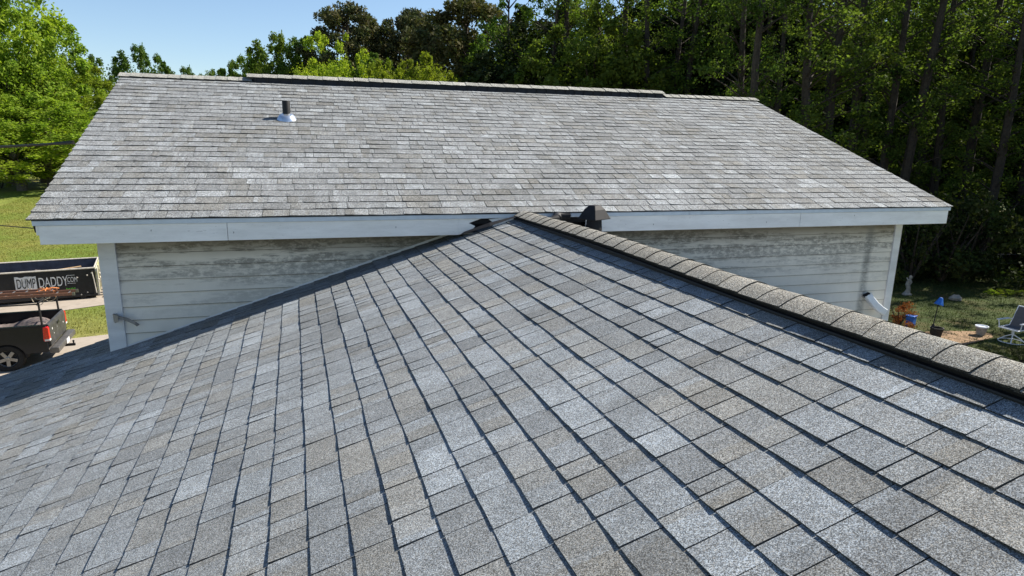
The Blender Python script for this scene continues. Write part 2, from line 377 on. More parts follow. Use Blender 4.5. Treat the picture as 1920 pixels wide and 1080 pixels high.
# ---- the rear wing, in its own skewed frame
bya,tilt=-.0517,.0042; cb,sb=math.cos(bya),math.sin(bya)
def W(v): X,Y,Z=v; return (X*cb-Y*sb,X*sb+Y*cb,Z+tilt*X)
th2=.3548; c2,s2=math.cos(th2),math.sin(th2)
OH=.3475; ZE=.0356; E2=.143*.9392; NW=31; L2=30.81*E2
YR=-OH+L2*c2; ZR=ZE+L2*s2
XL0,XL1,XR0,XR1=-4.0585,-4.2964,5.2861,5.1754
def Pw(u,d,h): return (u,-OH+(L2-d)*c2-h*s2, ZE+(L2-d)*s2+h*c2)
def Pwb(u,d,h): return (u,YR+d*c2+h*s2, ZR-d*s2+h*c2)
mb=MB(); rng=random.Random(5)
PALW=[((.275,.283,.292),2.6),((.25,.254,.258),5),((.222,.225,.229),6),((.218,.211,.198),2.2),((.188,.183,.173),1.0),((.345,.357,.368),1.2)]
def Uw(d): t=d/L2; return (XL1+(XL0-XL1)*t,XR1+(XR0-XR1)*t)
offw=L2-30*E2
def Pw2(u,d,h): return Pw(u,d+offw,h)
shingle_field(mb,Pw2,Uw,30,E2,rng,seg=3,wmean=.17,pal=PALW,th=.0046,ramp=.0048,gap=.005,jit=.0025,lift=.0026,soft=.25)
shingle_field(mb,Pw2,lambda d:Uw(0),0,E2,rng)
shingle_field(mb,Pwb,Uw,31,E2,rng,seg=1,pal=PALW)
TH=.12
for P,D in ((Pw,L2-.02),(Pwb,L2)):
    a,b=XL0+.02,XR0-.02; a1,b1=XL1+.02,XR1-.02
    v=[P(a1,0,-.004),P(b1,0,-.004),P(b,D,-.004),P(a,D,-.004),P(a1,0,-TH),P(b1,0,-TH),P(b,D,-TH),P(a,D,-TH)]
    mb.add(v,[(0,1,2,3),(7,6,5,4),(1,5,6,2),(3,2,6,7),(0,3,7,4)],(.05,.05,.05),1)
roof2=mb.build('roof',[M_shing2,M_deck],house,HO,xf=W); roof2['label']='rear light grey shingled gable roof above the siding wall'
def cap_w(x0,x1,vh,name,half=.15):
    def P(u,s,h): a=abs(s); return (u,YR+s*half,ZR-half*math.tan(th2)*(a**1.5)+vh+.02+h)
    return P
capcol=[(.28,.28,.265),(.26,.26,.245),(.3,.295,.28)]
ridge_cap(cap_w(0,0,.0,''),-4.31,-2.74,.143,.15,.02,'ridge_cap',roof2,M_cap,rng,xf=W,pal=capcol)
ridge_cap(cap_w(0,0,.0,''),3.46,5.2,.143,.15,.02,'ridge_cap',roof2,M_cap,rng,xf=W,pal=capcol)
ridge_cap(cap_w(0,0,.052,''),-2.72,3.44,.2,.15,.02,'ridge_cap',roof2,M_cap,rng,xf=W,pal=capcol)
vm=MB(); 
zb=ZR-.15*math.tan(th2)
vm.prism([(-.14,zb+.066),(-.145,zb+.03),(-.155,zb-.004),(0,ZR-.004),(.155,zb-.004),(.145,zb+.03),(.14,zb+.066),(0,ZR+.055)],-2.7,3.42,M=Matrix(((0,1,0,0),(1,0,0,YR),(0,0,1,0),(0,0,0,1))))
for i in range(40): vm.box((-2.68+i*.153,YR-.162,zb+.008),(-2.672+i*.153,YR-.14,zb+.06))
vm.build('ridge_vent',M_black,roof2,HO,xf=W)
# starter strip / drip edge and fascia of the wing
FX0,FX1=-4.0,5.25; FY=-OH+.025
m=MB(); m.box((FX0-.035,FY-.012,ZE-.048),(1.8,FY+.03,ZE-.008)); m.box((1.802,FY-.010,ZE-.047),(FX1+.02,FY+.03,ZE-.007))
drip=m.build('drip_edge',M_drip,None,HO,xf=W,bevel=.004)
m=MB()
m.box((FX0,FY,ZE-.2),(-2.62,FY+.022,ZE-.049)); m.box((-2.617,FY+.002,ZE-.2),(-.62,FY+.024,ZE-.049)); m.box((-.24,FY,ZE-.2),(.44,FY+.022,ZE-.049))
m.box((.66,FY+.001,ZE-.2),(3.18,FY+.023,ZE-.049)); m.box((3.183,FY,ZE-.2),(FX1,FY+.022,ZE-.049))
# splintered ends beside the two holes in the fascia
m.prism([(-.62,ZE-.049),(-.62,ZE-.2),(-.50,ZE-.17),(-.46,ZE-.12),(-.52,ZE-.09),(-.40,ZE-.049)],FY+.003,FY+.02)
m.prism([(-.24,ZE-.049),(-.24,ZE-.2),(-.31,ZE-.15),(-.27,ZE-.1),(-.33,ZE-.06)],FY+.003,FY+.02)
m.box((FX0-.02,FY+.006,ZE-.125),(FX0-.002,FY+.03,ZE-.05))
fas=m.build('fascia',M_trim,house,HO,xf=W,bevel=.003); drip.parent=fas
m=MB(); rngn=random.Random(3)
for x in (-3.2,-2.57,-1.2,1.4,2.75,3.9):
    z=ZE-.075-rngn.random()*.1; m=MB(); m.lathe([(.004,0),(.003,.003)],(x,FY+.001,z),8,M=Matrix.Rotation(R(90),3,'X')); m.add([(x-.002,FY-.001,z),(x+.002,FY-.001,z),(x+.001,FY-.001,z-.012),(x-.001,FY-.001,z-.014)],[(0,1,2,3)],(1,1,1)); q=m.build('nail',M_bumper,None,HO,xf=W); q.parent=fas
# gable rake boards
for sx,xa,xb in ((-1,XL0,XL1),(1,XR0,XR1)):
    for P,D in ((Pw,L2-.03),(Pwb,L2)):
        m2=MB(); i0=.03; 
        def pt(x,d,h): return P(x-sx*0.0,d,h)
        A=[(xb-sx*i0,0),(xa-sx*i0,D)]
        v=[P(A[0][0],0,-.006),P(A[1][0],D,-.006),P(A[1][0],D,-.15),P(A[0][0],0,-.15),P(A[0][0]-sx*.025,0,-.006),P(A[1][0]-sx*.025,D,-.006),P(A[1][0]-sx*.025,D,-.15),P(A[0][0]-sx*.025,0,-.15)]
        m2.add(v,[(0,1,2,3),(7,6,5,4),(0,4,5,1),(2,6,7,3),(1,5,6,2),(0,3,7,4)]); m2.build('rake_board',M_trim,house,HO,xf=W)
WL,WR=-3.6766,4.9032; WD=2*(YR)+0.0
m=MB(); zs=ZE-.198
m.box((FX0+.01,FY+.03,zs),(FX1-.01,-.0,zs+.012)); m.build('soffit',M_soffit,house,HO,xf=W); m=MB(); m.box((FX0+.01,WD+.0,zs),(FX1-.01,WD+OH-.03,zs+.012))
m.build('soffit',M_soffit,house,HO,xf=W)
def siding(m,p0,p1,nrm,zt,zb,ex=.12,zt2=None):
    """boards from p0 to p1 (xy), facing nrm, hung from zt down to zb"""
    z=zt; k=0; rg=random.Random(int(p0[0]*100)+7)
    while z>zb:
        z1=max(z-ex,zb); o=.016; a=Vector((*p0,0)); b=Vector((*p1,0)); n=Vector((*nrm,0)); L=(b-a).length; d=(b-a)/L
        cuts=[0]; 
        x=rg.uniform(.5,3.6)
        while x<L-.3: cuts.append(x); x+=3.66
        cuts.append(L)
        for i in range(len(cuts)-1):
            s0=cuts[i]+(.0015 if i else 0); s1=cuts[i+1]; r=rg.uniform(-.0012,.0012)
            q=[a+d*s0+n*.004+Vector((0,0,z+.01)),a+d*s1+n*.004+Vector((0,0,z+.01)),a+d*s1+n*(o+r)+Vector((0,0,z1)),a+d*s0+n*(o+r)+Vector((0,0,z1)),a+d*s1+Vector((0,0,z1+.002)),a+d*s0+Vector((0,0,z1+.002))]
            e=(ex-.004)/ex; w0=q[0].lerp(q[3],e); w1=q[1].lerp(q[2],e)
            m.add([q[0],q[1],w1,w0],[(3,2,1,0)],(1,1,1)); m.add([w0,w1,q[2],q[3],q[4],q[5]],[(3,2,1,0),(2,3,5,4)],(.3,.29,.28))  # lap shadow line painted dark along each board's lower edge
        z=z1
m=MB(); ZB=-5.2
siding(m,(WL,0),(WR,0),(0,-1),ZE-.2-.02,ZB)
m.quad((WL,0,ZE-.19),(WR,0,ZE-.19),(WR,0,ZB),(WL,0,ZB))
for X,n in ((WL,-1),(WR,1)):
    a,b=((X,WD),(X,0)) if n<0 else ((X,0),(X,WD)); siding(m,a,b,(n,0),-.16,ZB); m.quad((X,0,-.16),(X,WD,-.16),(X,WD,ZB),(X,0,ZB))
    m.add([(X,-.02,-.16),(X,WD+.02,-.16),(X,WD+.02,.0),(X,YR,ZR-TH-.02),(X,-.02,.0)],[(0,1,2,3,4)])
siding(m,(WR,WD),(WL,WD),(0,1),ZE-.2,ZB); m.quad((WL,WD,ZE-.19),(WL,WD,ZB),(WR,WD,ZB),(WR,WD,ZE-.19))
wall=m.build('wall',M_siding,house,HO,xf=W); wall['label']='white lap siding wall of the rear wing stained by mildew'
for X,sx in ((WL,-1),(WR,1)):
    m=MB(); wd=.135 if sx<0 else .1
    a,b=sorted((X+sx*.024,X-sx*(wd-.024))); m.box((a,-.03,-6.0 if 0 else ZB),(b,-.002,ZE-.2)); 
    a,b=sorted((X+sx*.0,X+sx*.026)); m.box((a,-.001,ZB),(b,.1,ZE-.2)); m.build('corner_board',M_corner,house,HO,xf=W,bevel=.003)
# white caulk/flashing strip where siding meets the near roof
m=MB()
for i in range(24):
    x0=-.6-(i)*.128; x1=x0-.128
    if x1<WL: break
    m.add([(x0,-.019,x0*math.tan(th1)+.03),(x1,-.019,x1*math.tan(th1)+.03),(x1,-.021,x1*math.tan(th1)-.01),(x0,-.021,x0*math.tan(th1)-.01)],[(0,1,2,3)])
m.build('step_flashing',M_corner,house,HO,xf=W)
# walls of the main house under the near roof, its fascia boards
m=MB(); MX=4.75; MY0=-9.2; zt=-MX*math.tan(th1)-.16
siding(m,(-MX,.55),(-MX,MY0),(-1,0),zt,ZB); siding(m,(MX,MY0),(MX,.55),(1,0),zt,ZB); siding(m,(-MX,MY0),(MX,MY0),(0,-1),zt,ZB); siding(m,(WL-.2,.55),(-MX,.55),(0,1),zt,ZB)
for y in (MY0,.55): 
    m.add([(-MX,y,ZB),(MX,y,ZB),(MX,y,zt),(0,y,-.2),(-MX,y,zt)],[(0,1,2,3,4)])
for x in (-MX,MX): m.quad((x,MY0,ZB),(x,.55,ZB),(x,.55,zt),(x,MY0,zt))
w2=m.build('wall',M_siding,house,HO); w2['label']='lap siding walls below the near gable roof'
D=NC*E1+off1-.01
for sg in (-1,1):
    m=MB(); P=Pn(sg); e=P(0,D,-.004); x=e[0]; z=e[2]; a,b=sorted((x,x+sg*.02)); m.box((a,YN+.02,z-.19),(b,YF-.02,z-.012)); m.build('fascia',M_trim,house,HO)
# foundation
m=MB(); m.box((WL+.02,.02,-6.3),(WR-.02,WD-.02,ZB+.01)); 
f_=m.build('foundation',M_concrete,house,HO,xf=W)
m=MB(); m.box((-MX+.02,MY0+.02,-6.3),(MX-.02,.53,ZB+.012)); m.build('foundation',M_concrete,house,HO)
# plumbing pipe with metal boot on the rear roof
pb=(-2.225,2.058,.918)
m=MB(); m.lathe([(.045,-.08),(.045,.205),(.043,.21),(.036,.21),(.036,.13)],pb,18); pipe=m.build('plumbing_pipe',M_black,roof2,HO,xf=W,smooth=True)
m=MB(); m.lathe([(.075,-.06),(.052,.02),(.05,.045),(.046,.047)],pb,20); m.build('rubber_collar',M_hood,pipe,HO,xf=W,smooth=True)
Mr=Matrix.Rotation(th2,3,'X')
m=MB(); m.lathe([(.125,-.035),(.125,-.012),(.118,-.004),(.1,.03),(.08,.055),(.06,.065),(.055,.067)],(pb[0],pb[1]-.025,pb[2]-.008),24,M=Mr)
m.box((-.13,-.1,-.0),(.13,.1,.002),M=Matrix.Translation((pb[0],pb[1]-.02,pb[2]-.012))@Matrix.Rotation(th2,4,'X')); m.build('pipe_boot',M_galv,pipe,HO,xf=W,smooth=True)
# black exhaust hood behind the near ridge
hx,hy=.60,-.62; hz=-hx*math.tan(th1)
ev=empty('exhaust_vent',(hx-HO[0],hy-HO[1],hz-HO[2])); ev.parent=house; ev['label']='black exhaust vent standing behind the near ridge'
m=MB(); m.lathe([(.085,-.05),(.078,.1),(.07,.2),(.068,.27)],(0,0,0),20); m.lathe([(.15,-.04),(.13,.0),(.08,.03)],(0,0,0),20); m.build('vent_pipe',M_hood,ev,smooth=True)
m=MB()
# hood: gabled cap with four sloping flaps
def fr(z,a,b): return [(-a,-b,z),(a,-b,z),(a,b,z),(-a,b,z)]
v=fr(.195,.125,.105)+fr(.285,.08,.065)+fr(.325,.045,.035)+fr(.192,.11,.09)
m.add(v,[(0,1,5,4),(1,2,6,5),(2,3,7,6),(3,0,4,7),(4,5,9,8),(5,6,10,9),(6,7,11,10),(7,4,8,11),(8,9,10,11),(12,15,14,13),(0,12,13,1),(1,13,14,2),(2,14,15,3),(3,15,12,0)])
hd=m.build('hood',M_hood,ev,bevel=.006); hd.rotation_euler=(0,0,R(28))
m=MB(); m.tube([(.30,-.42,-.02),(.34,-.34,0),(.46,-.335,.002)],.05,12); m.tube([(.30,-.42,-.02),(.22,-.45,-.03)],[.05,.03],12)
m.build('roof_boot',M_black,house,HO,smooth=True)
# torn flashing scrap at the left hole
m=MB(); m.add([(-.64,-.36,-.155),(-.36,-.40,-.075),(-.12,-.40,.0),(-.10,-.385,.014),(-.36,-.375,-.045),(-.6,-.35,-.13)],[(0,1,4,5),(1,2,3,4)]); m.build('torn_flashing',M_black,house,HO)
m=MB(); m.box((-.62,-.22,-.17),(.66,-.2,-.01)); m.build('fascia_cavity',M_deck,house,HO,xf=W)
# downspout elbow, cut short, on the right of the wing wall
def W3(v): return Vector(W(v))
m=MB(); o=[];pts=[(4.52,-.055,-1.06),(4.55,-.075,-1.11),(4.61,-.10,-1.18),(4.69,-.11,-1.24),(4.77,-.10,-1.28)]
def duct(m,pts,wd,dp,thk=0):
    rings=[]
    for i,p in enumerate(pts):
        p=Vector(p); d=(Vector(pts[min(i+1,len(pts)-1)])-Vector(pts[max(i-1,0)])).normalized(); y=Vector((0,-1,0)); x=d.cross(y).normalized(); y=x.cross(d).normalized()
        rings.append([p+x*a*wd/2+y*b*dp/2 for a,b in ((-1,-.8),(-.8,-1),(.8,-1),(1,-.8),(1,.8),(.8,1),(-.8,1),(-1,.8))])
    n=8; vs=[v for r in rings for v in r]; m.add(vs,[(i*n+k,i*n+(k+1)%n,(i+1)*n+(k+1)%n,(i+1)*n+k) for i in range(len(pts)-1) for k in range(n)])
duct(m,pts,.085,.06); duct(m,[pts[0],pts[1]],.078,.053)
el=m.build('downspout_elbow',M_whitemetal,house,HO,xf=W,bevel=0)
m=MB(); m.tube([(4.5,-.03,-1.09),(4.53,-.06,-1.055),(4.57,-.04,-1.08)],.03,8); m.build('dark_opening',M_deck,el,HO,xf=W)
# bent metal bracket on the left corner board
m=MB(); duct(m,[(-3.62,-.05,-.84),(-3.585,-.085,-.85),(-3.53,-.075,-.875),(-3.47,-.06,-.92),(-3.455,-.04,-.945)],.026,.012)
m.box((-3.64,-.045,-.90),(-3.61,-.031,-.83)); m.add([(-3.64,-.05,-.83),(-3.58,-.11,-.835),(-3.59,-.1,-.89),(-3.63,-.06,-.91)],[(0,1,2,3)])
m.build('bent_bracket',M_stone,house,HO,xf=W)

# ---------------------------------------------------------------- overhead cables
m=MB(); A=Vector(W((-4.25,2.6,.95))); B=A+Vector((-14,14,0.2)); pts=[]
A=CP+ray(138,268)*8.6; B=CP+ray(-700,250)*30
for i in range(25):
    t=i/24; p=A.lerp(B,t); p.z-=1.6*t*(1-t)*1.0; pts.append(p)
m.tube(pts,.018,8); tw=[pts[i]+Vector((.02*math.sin(i*2.1),0,.025*math.cos(i*2.1))) for i in range(25)]; m.tube(tw,.010,6)
tag(m.build('service_cable',M_cable,smooth=True),'thick black service cable sagging in front of the bright trees','cable')
m=MB(); A=CP+ray(62,428)*7.2; B=CP+ray(-600,330)*26; m.tube([A.lerp(B,i/16)-Vector((0,0,1.0*(i/16)*(1-i/16))) for i in range(17)],.006,6)
tag(m.build('thin_wire',M_cable,smooth=True),'thin black wire running left from the rear roof corner','cable')

# ---------------------------------------------------------------- pickup truck (local x forward, z up)
def text_mesh(body,size,extr,mat,name,parent,M,sx=1.0,bold=0.0):
    cu=bpy.data.curves.new(name,'FONT'); cu.body=body; cu.size=size; cu.extrude=extr; cu.offset=bold; cu.align_x='LEFT'
    ob=bpy.data.objects.new(name,cu); col.objects.link(ob); dg=bpy.context.evaluated_depsgraph_get(); dg.update()
    me=bpy.data.meshes.new_from_object(ob.evaluated_get(dg)); bpy.data.objects.remove(ob)
    me.transform(M@Matrix.Diagonal((sx,1,1,1))); me.materials.clear(); me.materials.append(mat)
    o=bpy.data.objects.new(name,me); col.objects.link(o); o.parent=parent; return o
q=gp(80,610,G+1.3)
tr=empty('pickup_truck',(q.x+.02,q.y+.98,G),R(180+4),'dark charcoal pickup truck with a ladder rack, tail toward the house','truck')
WID=.98
def arch(cx,r,n=10): return [(cx-r*math.cos(math.pi*i/n),.38+r*math.sin(math.pi*i/n)*1.0) for i in range(n+1)]
def side_poly(x0,x1,zt,zb,archx=None,r=.46):
    p=[(x0,zb)]
    if archx: 
        p+=[(archx-r,zb)]+[(archx-r*math.cos(math.pi*i/12),max(zb,.36+r*math.sin(math.pi*i/12))) for i in range(13)]+[(archx+r,zb)]
    p+=[(x1,zb),(x1,zt),(x0,zt)]; return p
m=MB()
for sy in (-1,1):
    a,b=sorted((sy*WID,sy*(WID-.09))); m.prism(side_poly(.04,1.98,1.26,.50,1.02),a,b)
    a,b=sorted((sy*(WID-.005),sy*(WID-.13))); m.box((.04,a,1.255),(1.98,b,1.3))
m.box((.06,-WID+.09,.62),(1.95,WID-.09,.68)); m.box((1.9,-WID+.05,.62),(1.98,WID-.05,1.28))
m.build('bed',M_truck,tr,bevel=.02)
m=MB(); m.prism([(0,.62),(-.03,.66),(-.035,1.2),(-.01,1.29),(.05,1.3),(.06,.62)],-.86,.86); tg=m.build('tailgate',M_dusty,tr,bevel=.012)
m=MB(); m.box((-.055,-.1,1.1),(-.036,.1,1.17)); m.build('handle',M_truck,tg,bevel=.005)
m=MB(); 
for (y,z,s) in ((.62,1.1,.035),(.5,.93,.02),(-.55,.98,.025),(.1,1.02,.01)): m.lathe([(s,0),(s,.003)],(-.037,y,z),9,M=Matrix.Rotation(R(-90),3,'Y')); m.build('paint_chip',M_decal,tg); m=MB()
for sy in (-1,1):
    m=MB(); a,b=sorted((sy*(WID+.012),sy*.865)); m.prism([(-.01,.82),(-.035,.86),(-.03,1.2),(.0,1.24),(.1,1.23),(.12,.86),(.1,.82)],a,b); tl=m.build('tail_light',M_red,tr,bevel=.012)
    m=MB(); a,b=sorted((sy*(WID+.016),sy*.862)); m.box((-.038,a,.83),(.09,b,.885)); m.build('reverse_lens',M_decal,tl,bevel=.004)
m=MB(); m.prism([(-.2,.44),(-.23,.5),(-.22,.62),(-.06,.63),(.02,.6),(.02,.46)],-.97,.97); bp=m.build('rear_bumper',M_bumper,tr,bevel=.02)
m=MB(); m.box((-.237,-.16,.47),(-.232,.16,.62)); m.build('licence_plate',M_decal,bp)
m=MB(); m.box((-.4,-.035,.36),(.02,.035,.43)); m.lathe([(.02,0),(.02,.04),(.03,.06),(.028,.09),(.012,.1)],(-.36,0,.43),12); m.build('tow_hitch',M_rubber,tr)
m=MB()
for sy in (-1,1):
    a,b=sorted((sy*WID,sy*(WID-.06))); m.prism(side_poly(2.02,4.15,1.12,.42),a,b); m.prism([(2.02,1.1),(4.15,1.1),(3.45,1.78),(2.2,1.8)],*sorted((sy*(WID-.06),sy*(WID-.14))))
    m.prism(side_poly(4.17,5.55,1.1,.46,4.72),*sorted((sy*WID,sy*(WID-.08))))
m.prism([(2.02,.42),(4.15,.42),(4.15,1.12),(2.02,1.12)],-WID+.06,WID-.06); m.prism([(2.2,1.79),(2.25,1.86),(3.35,1.86),(3.48,1.77)],-WID+.1,WID-.1)
m.prism([(2.02,1.1),(2.2,1.8),(2.25,1.8),(2.1,1.1)],-WID+.14,WID-.14); m.prism([(4.15,1.12),(4.2,1.15),(5.45,1.06),(5.56,.98),(5.56,.5),(4.17,.5)],-WID+.08,WID-.08)
m.build('cab',M_truck,tr,bevel=.02)
m=MB(); m.prism([(4.13,1.13),(3.47,1.76),(3.43,1.76),(4.08,1.12)],-.8,.8); m.quad((2.1,-.72,1.18),(2.1,.72,1.18),(2.215,.68,1.7),(2.215,-.68,1.7))
m.prism([(2.3,1.14),(4.0,1.14),(3.42,1.7),(2.35,1.7)],-WID+.055,-WID+.058); m.prism([(2.3,1.14),(4.0,1.14),(3.42,1.7),(2.35,1.7)],WID-.058,WID-.055); m.build('window',M_glass,tr)
m=MB(); m.box((5.5,-.98,.42),(5.68,.98,.62)); m.build('front_bumper',M_alloy,tr,bevel=.03)
for cx in (1.02,4.72):
    for sy in (-1,1):
        wh=empty('wheel',(cx,sy*(WID-.16),.39)); wh.parent=tr; wh.rotation_euler=(R(90) if sy<0 else R(-90),0,0)
        m=MB(); m.lathe([(.24,-.12),(.36,-.125),(.385,-.1),(.39,0),(.385,.1),(.36,.125),(.25,.12),(.235,.05)],(0,0,0),32); m.build('tyre',M_rubber,wh,smooth=True)
        m=MB(); 
        m.lathe([(.06,.06),(.065,.115),(.045,.125),(.01,.126)],(0,0,0),16)
        for k in range(5):
            m.box((.05,-.045,.085),(.225,.045,.11),M=Matrix.Rotation(2*math.pi*k/5+.3,4,'Z'))
        for k in range(36):
            a=2*math.pi*k/36;b=2*math.pi*(k+1)/36
            m.add([(r*math.cos(t),r*math.sin(t),z) for r,z,t in ((.215,.08,a),(.215,.08,b),(.238,.125,b),(.238,.125,a))],[(0,1,2,3)])
        m.build('rim',M_alloy,wh,bevel=.004)
        m=MB(); m.lathe([(.235,.04),(.235,.05)],(0,0,0),24); m.build('wheel_disc',M_deck,wh)
m=MB(); m.prism([(.56,.36),(.56,.9),(1.48,.9),(1.48,.36)],-WID+.3,-WID+.1); m.prism([(.56,.36),(.56,.9),(1.48,.9),(1.48,.36)],WID-.3,WID-.1); m.box((.2,-.5,.4),(5.2,.5,.5)); m.build('underbody',M_deck,tr)
# cargo under netting
m=MB(); rg=random.Random(9); nxx=24; nyy=18; vs=[];fs=[]
for i in range(nxx+1):
    for j in range(nyy+1):
        x=.14+i*1.7/nxx; y=-.84+j*1.68/nyy; e=min(1,min(i,nxx-i,j,nyy-j)/2.5); z=.95+.26*e*(.55+.5*math.sin(x*4.2+y*2)*math.cos(y*3.1+1))+rg.uniform(-.015,.015); vs.append((x,y,z))
for i in range(nxx):
    for j in range(nyy): a=i*(nyy+1)+j; fs.append((a,a+1,a+nyy+2,a+nyy+1))
m.add(vs,fs); tag(m.build('cargo_tarp',M_tarp,smooth=True),'crumpled grey tarp covering the load in the pickup bed','tarp')
ct=bpy.data.objects['cargo_tarp']; ct.location=tr.location; ct.rotation_euler=tr.rotation_euler
# rack: two uprights at the tail, cross bar
m=MB()
RZ=1.93
for y in (-.9,.9): m.tube([(.12,y,1.28),(.14,y*.98,RZ)],.028,8); m.tube([(1.9,y,1.28),(1.88,y*.98,RZ)],.028,8)
for x in (.14,1.88): m.tube([(x,-.92,RZ),(x,.92,RZ)],.026,8)
for y in (-.88,.88): m.tube([(.14,y,RZ-.03),(1.88,y,RZ-.03)],.02,8)
m.build('ladder_rack',M_rubber,tr)
# ladder, a thing of its own, lying on the rack
lp=tr.matrix_basis@Vector((-.62,.10,RZ+.06))
ld=empty('extension_ladder',tuple(tr.matrix_basis@Vector((-.62,.12,RZ+.05))),R(184),'orange fiberglass extension ladder strapped on the pickup rack','ladder')
m=MB()
for k,y in enumerate((-.21,.21)): m=MB(); m.box((0,y-.012,0),(5.2,y+.012,.085)); m.build('rail',M_fiber,ld,bevel=.004)
for k,y in enumerate((-.17,.17)): m=MB(); m.box((.5,y-.012,.09),(5.5,y+.012,.165)); m.build('fly_rail',M_fiber,ld,bevel=.004)
for k in range(17): m=MB(); m.tube([(.18+k*.305,-.2,.04),(.18+k*.305,.2,.04)],.018,8); m.build('rung',M_alloy,ld)
for k in range(16): m=MB(); m.tube([(.6+k*.305,-.17,.13),(.6+k*.305,.17,.13)],.018,8); m.build('rung',M_alloy,ld)
for y in (-.225,.2): m=MB(); m.box((-.015,y-.004,-.005),(.05,y+.03,.09)); m.build('end_cap',M_alloy,ld)
rp=empty('rope_coil',tuple(tr.matrix_basis@Vector((.5,-.9,1.5))),R(184),'pale rope hanging in loops from the ladder rack','rope')
m=MB(); rg=random.Random(4)
for k in range(5):
    dx=rg.uniform(-.25,.18); dd=rg.uniform(.3,.62); ww=rg.uniform(.08,.22); y=rg.uniform(-.05,.1)
    m.tube([(dx-ww*math.cos(math.pi*i/14), y+.03*math.sin(i), .52-dd*math.sin(math.pi*i/14)**.7) for i in range(15)],.011,6)
m.build('rope_loops',M_rope,rp,smooth=True)
st=empty('orange_strap',tuple(tr.matrix_basis@Vector((.14,-.1,RZ+.03))),R(184),'bright orange strap tied around the end of the ladder','strap')
m=MB()
for a in (-.25,.25,.0): m.tube([(a*.3,-.22,-.02),(a,-.2,.13),(a*.6,.0,.2),(-a,.2,.13),(-a*.3,.22,-.02)],.014,6)
m.tube([(.0,-.22,.1),(-.1,-.28,-.05),(-.12,-.27,-.14)],.012,6)
m.build('strap_band',M_orange,st)

# ---------------------------------------------------------------- dumpster (local x along its side, y back)
DH=1.27; a=gp(177,502.5,G+DH); b=gp(0,514,G+DH)
ang=math.atan2(a.y-b.y,a.x-b.x); DL,DW=4.3,2.6
dm=empty('dumpster',(a.x,a.y,G+.0),ang,'long open black roll-off dumpster with large white lettering on its side','dumpster')
m=MB(); t=.05; z0=.14
m.box((-DL,0,z0),(0,t,DH)); m.box((-DL,DW-t,z0),(-.0,DW,DH)); m.box((-DL,t,z0),(-.06,DW-t,z0+.04))
m.prism([(-DL,z0),(-DL-.02,z0+.3),(-DL-.32,DH),(-DL-.26,DH),(-DL+.05,z0+.3)],0.0,DW)
for x in (-.12,): m.box((x,-.035,z0),(x+.06,0-.001,DH-.07))
m.box((-DL,-.03,z0-.02),(0,-.001,z0+.08)); m.box((-.6,.02,.02),(-.4,.35,z0)); m.box((-DL+.3,.02,.02),(-DL+.5,.35,z0)); m.box((-.6,DW-.35,.02),(-.4,DW-.02,z0))
m.build('container',M_dump,dm,bevel=.008)
m=MB(); m.quad((-DL+.0,t+.003,z0+.05),(-.03,t+.003,z0+.05),(-.03,t+.003,DH-.02),(-DL,t+.003,DH-.02)); m.quad((-DL,DW-t-.003,z0+.05),(-.03,DW-t-.003,z0+.05),(-.03,DW-t-.003,DH-.02),(-DL,DW-t-.003,DH-.02)); m.quad((-DL,t,.185),(-.03,t,.185),(-.03,DW-t,.185),(-DL,DW-t,.185))
m.build('inner_lining',M_dumpin,dm)
m=MB(); m.tube([(-DL-.3,.02,DH+.01),(-.02,.02,DH+.01)],.035,8); m.tube([(-DL-.3,DW-.02,DH+.01),(-.02,DW-.02,DH+.01)],.035,8); m.tube([(-DL-.3,.02,DH+.01),(-DL-.3,DW-.02,DH+.01)],.035,8); m.tube([(-.02,.02,DH+.01),(-.02,DW-.02,DH+.01)],.03,8)
m.build('rim',M_dumprim,dm)
m=MB(); m.box((.0,.03,z0),(.05,DW-.03,DH-.03)); dr=m.build('end_door',M_panel,dm,bevel=.01)
m=MB()
for y in (.02,.85,1.7,2.5): m.box((.051,y,z0),(.09,y+.06,DH-.02))
m.box((.052,.1,.6),(.085,2.5,.67)); m.build('door_rib',M_dumprim,dr)
m=MB()
for (x,z) in ((-.28,1.0),(-.62,.93),(-.33,.3),(-.55,.22),(-.12,1.08)): m.lathe([(.03,0),(.025,.04)],(x,-.036,z),8,M=Matrix.Rotation(R(90),3,'X')); m.build('pin',M_dumprim,dm); m=MB()
m.tube([(-.1,-.06,1.12),(-.06,-.08,.8),(-.04,-.06,.5),(-.02,-.07,.25)],.02,6); m.build('latch_rod',M_dumprim,dm)
# lettering on the near side (faces -y)
def face(x,z,off): return Matrix.Translation((x,-off,z))@Matrix.Rotation(R(90),4,'X')
pl=MB(); rg=random.Random(2)
top=[(-2.66+i*.085,1.085+rg.uniform(-.02,.025)) for i in range(9)]; botm=[(-1.97-i*.086,.57+rg.uniform(-.015,.015)) for i in range(9)]
pl.prism([(x,z) for x,z in botm[::-1]]+[(x,z) for x,z in top[::-1]],-.007,-.003); lab=pl.build('lettering_panel',M_decal,dm)
text_mesh('DUMP',.56,.002,M_decalb,'lettering',dm,face(-2.62,.63,.011),.40,.0)
text_mesh('DADDY',.56,.002,M_decal,'lettering',dm,face(-1.92,.63,.008),.49,.0)
text_mesh('.COM',.30,.002,M_decal,'lettering',dm,face(-1.0,.76,.008),.49,.0)
m=MB(); m.box((-.98,-.01,1.03),(-.70,-.006,1.045)); m.build('lettering_bar',M_decal,dm); m=MB(); m.box((-.98,-.01,.70),(-.70,-.006,.712)); m.build('lettering_bar',M_decal,dm)
m=MB(); rg=random.Random(8)
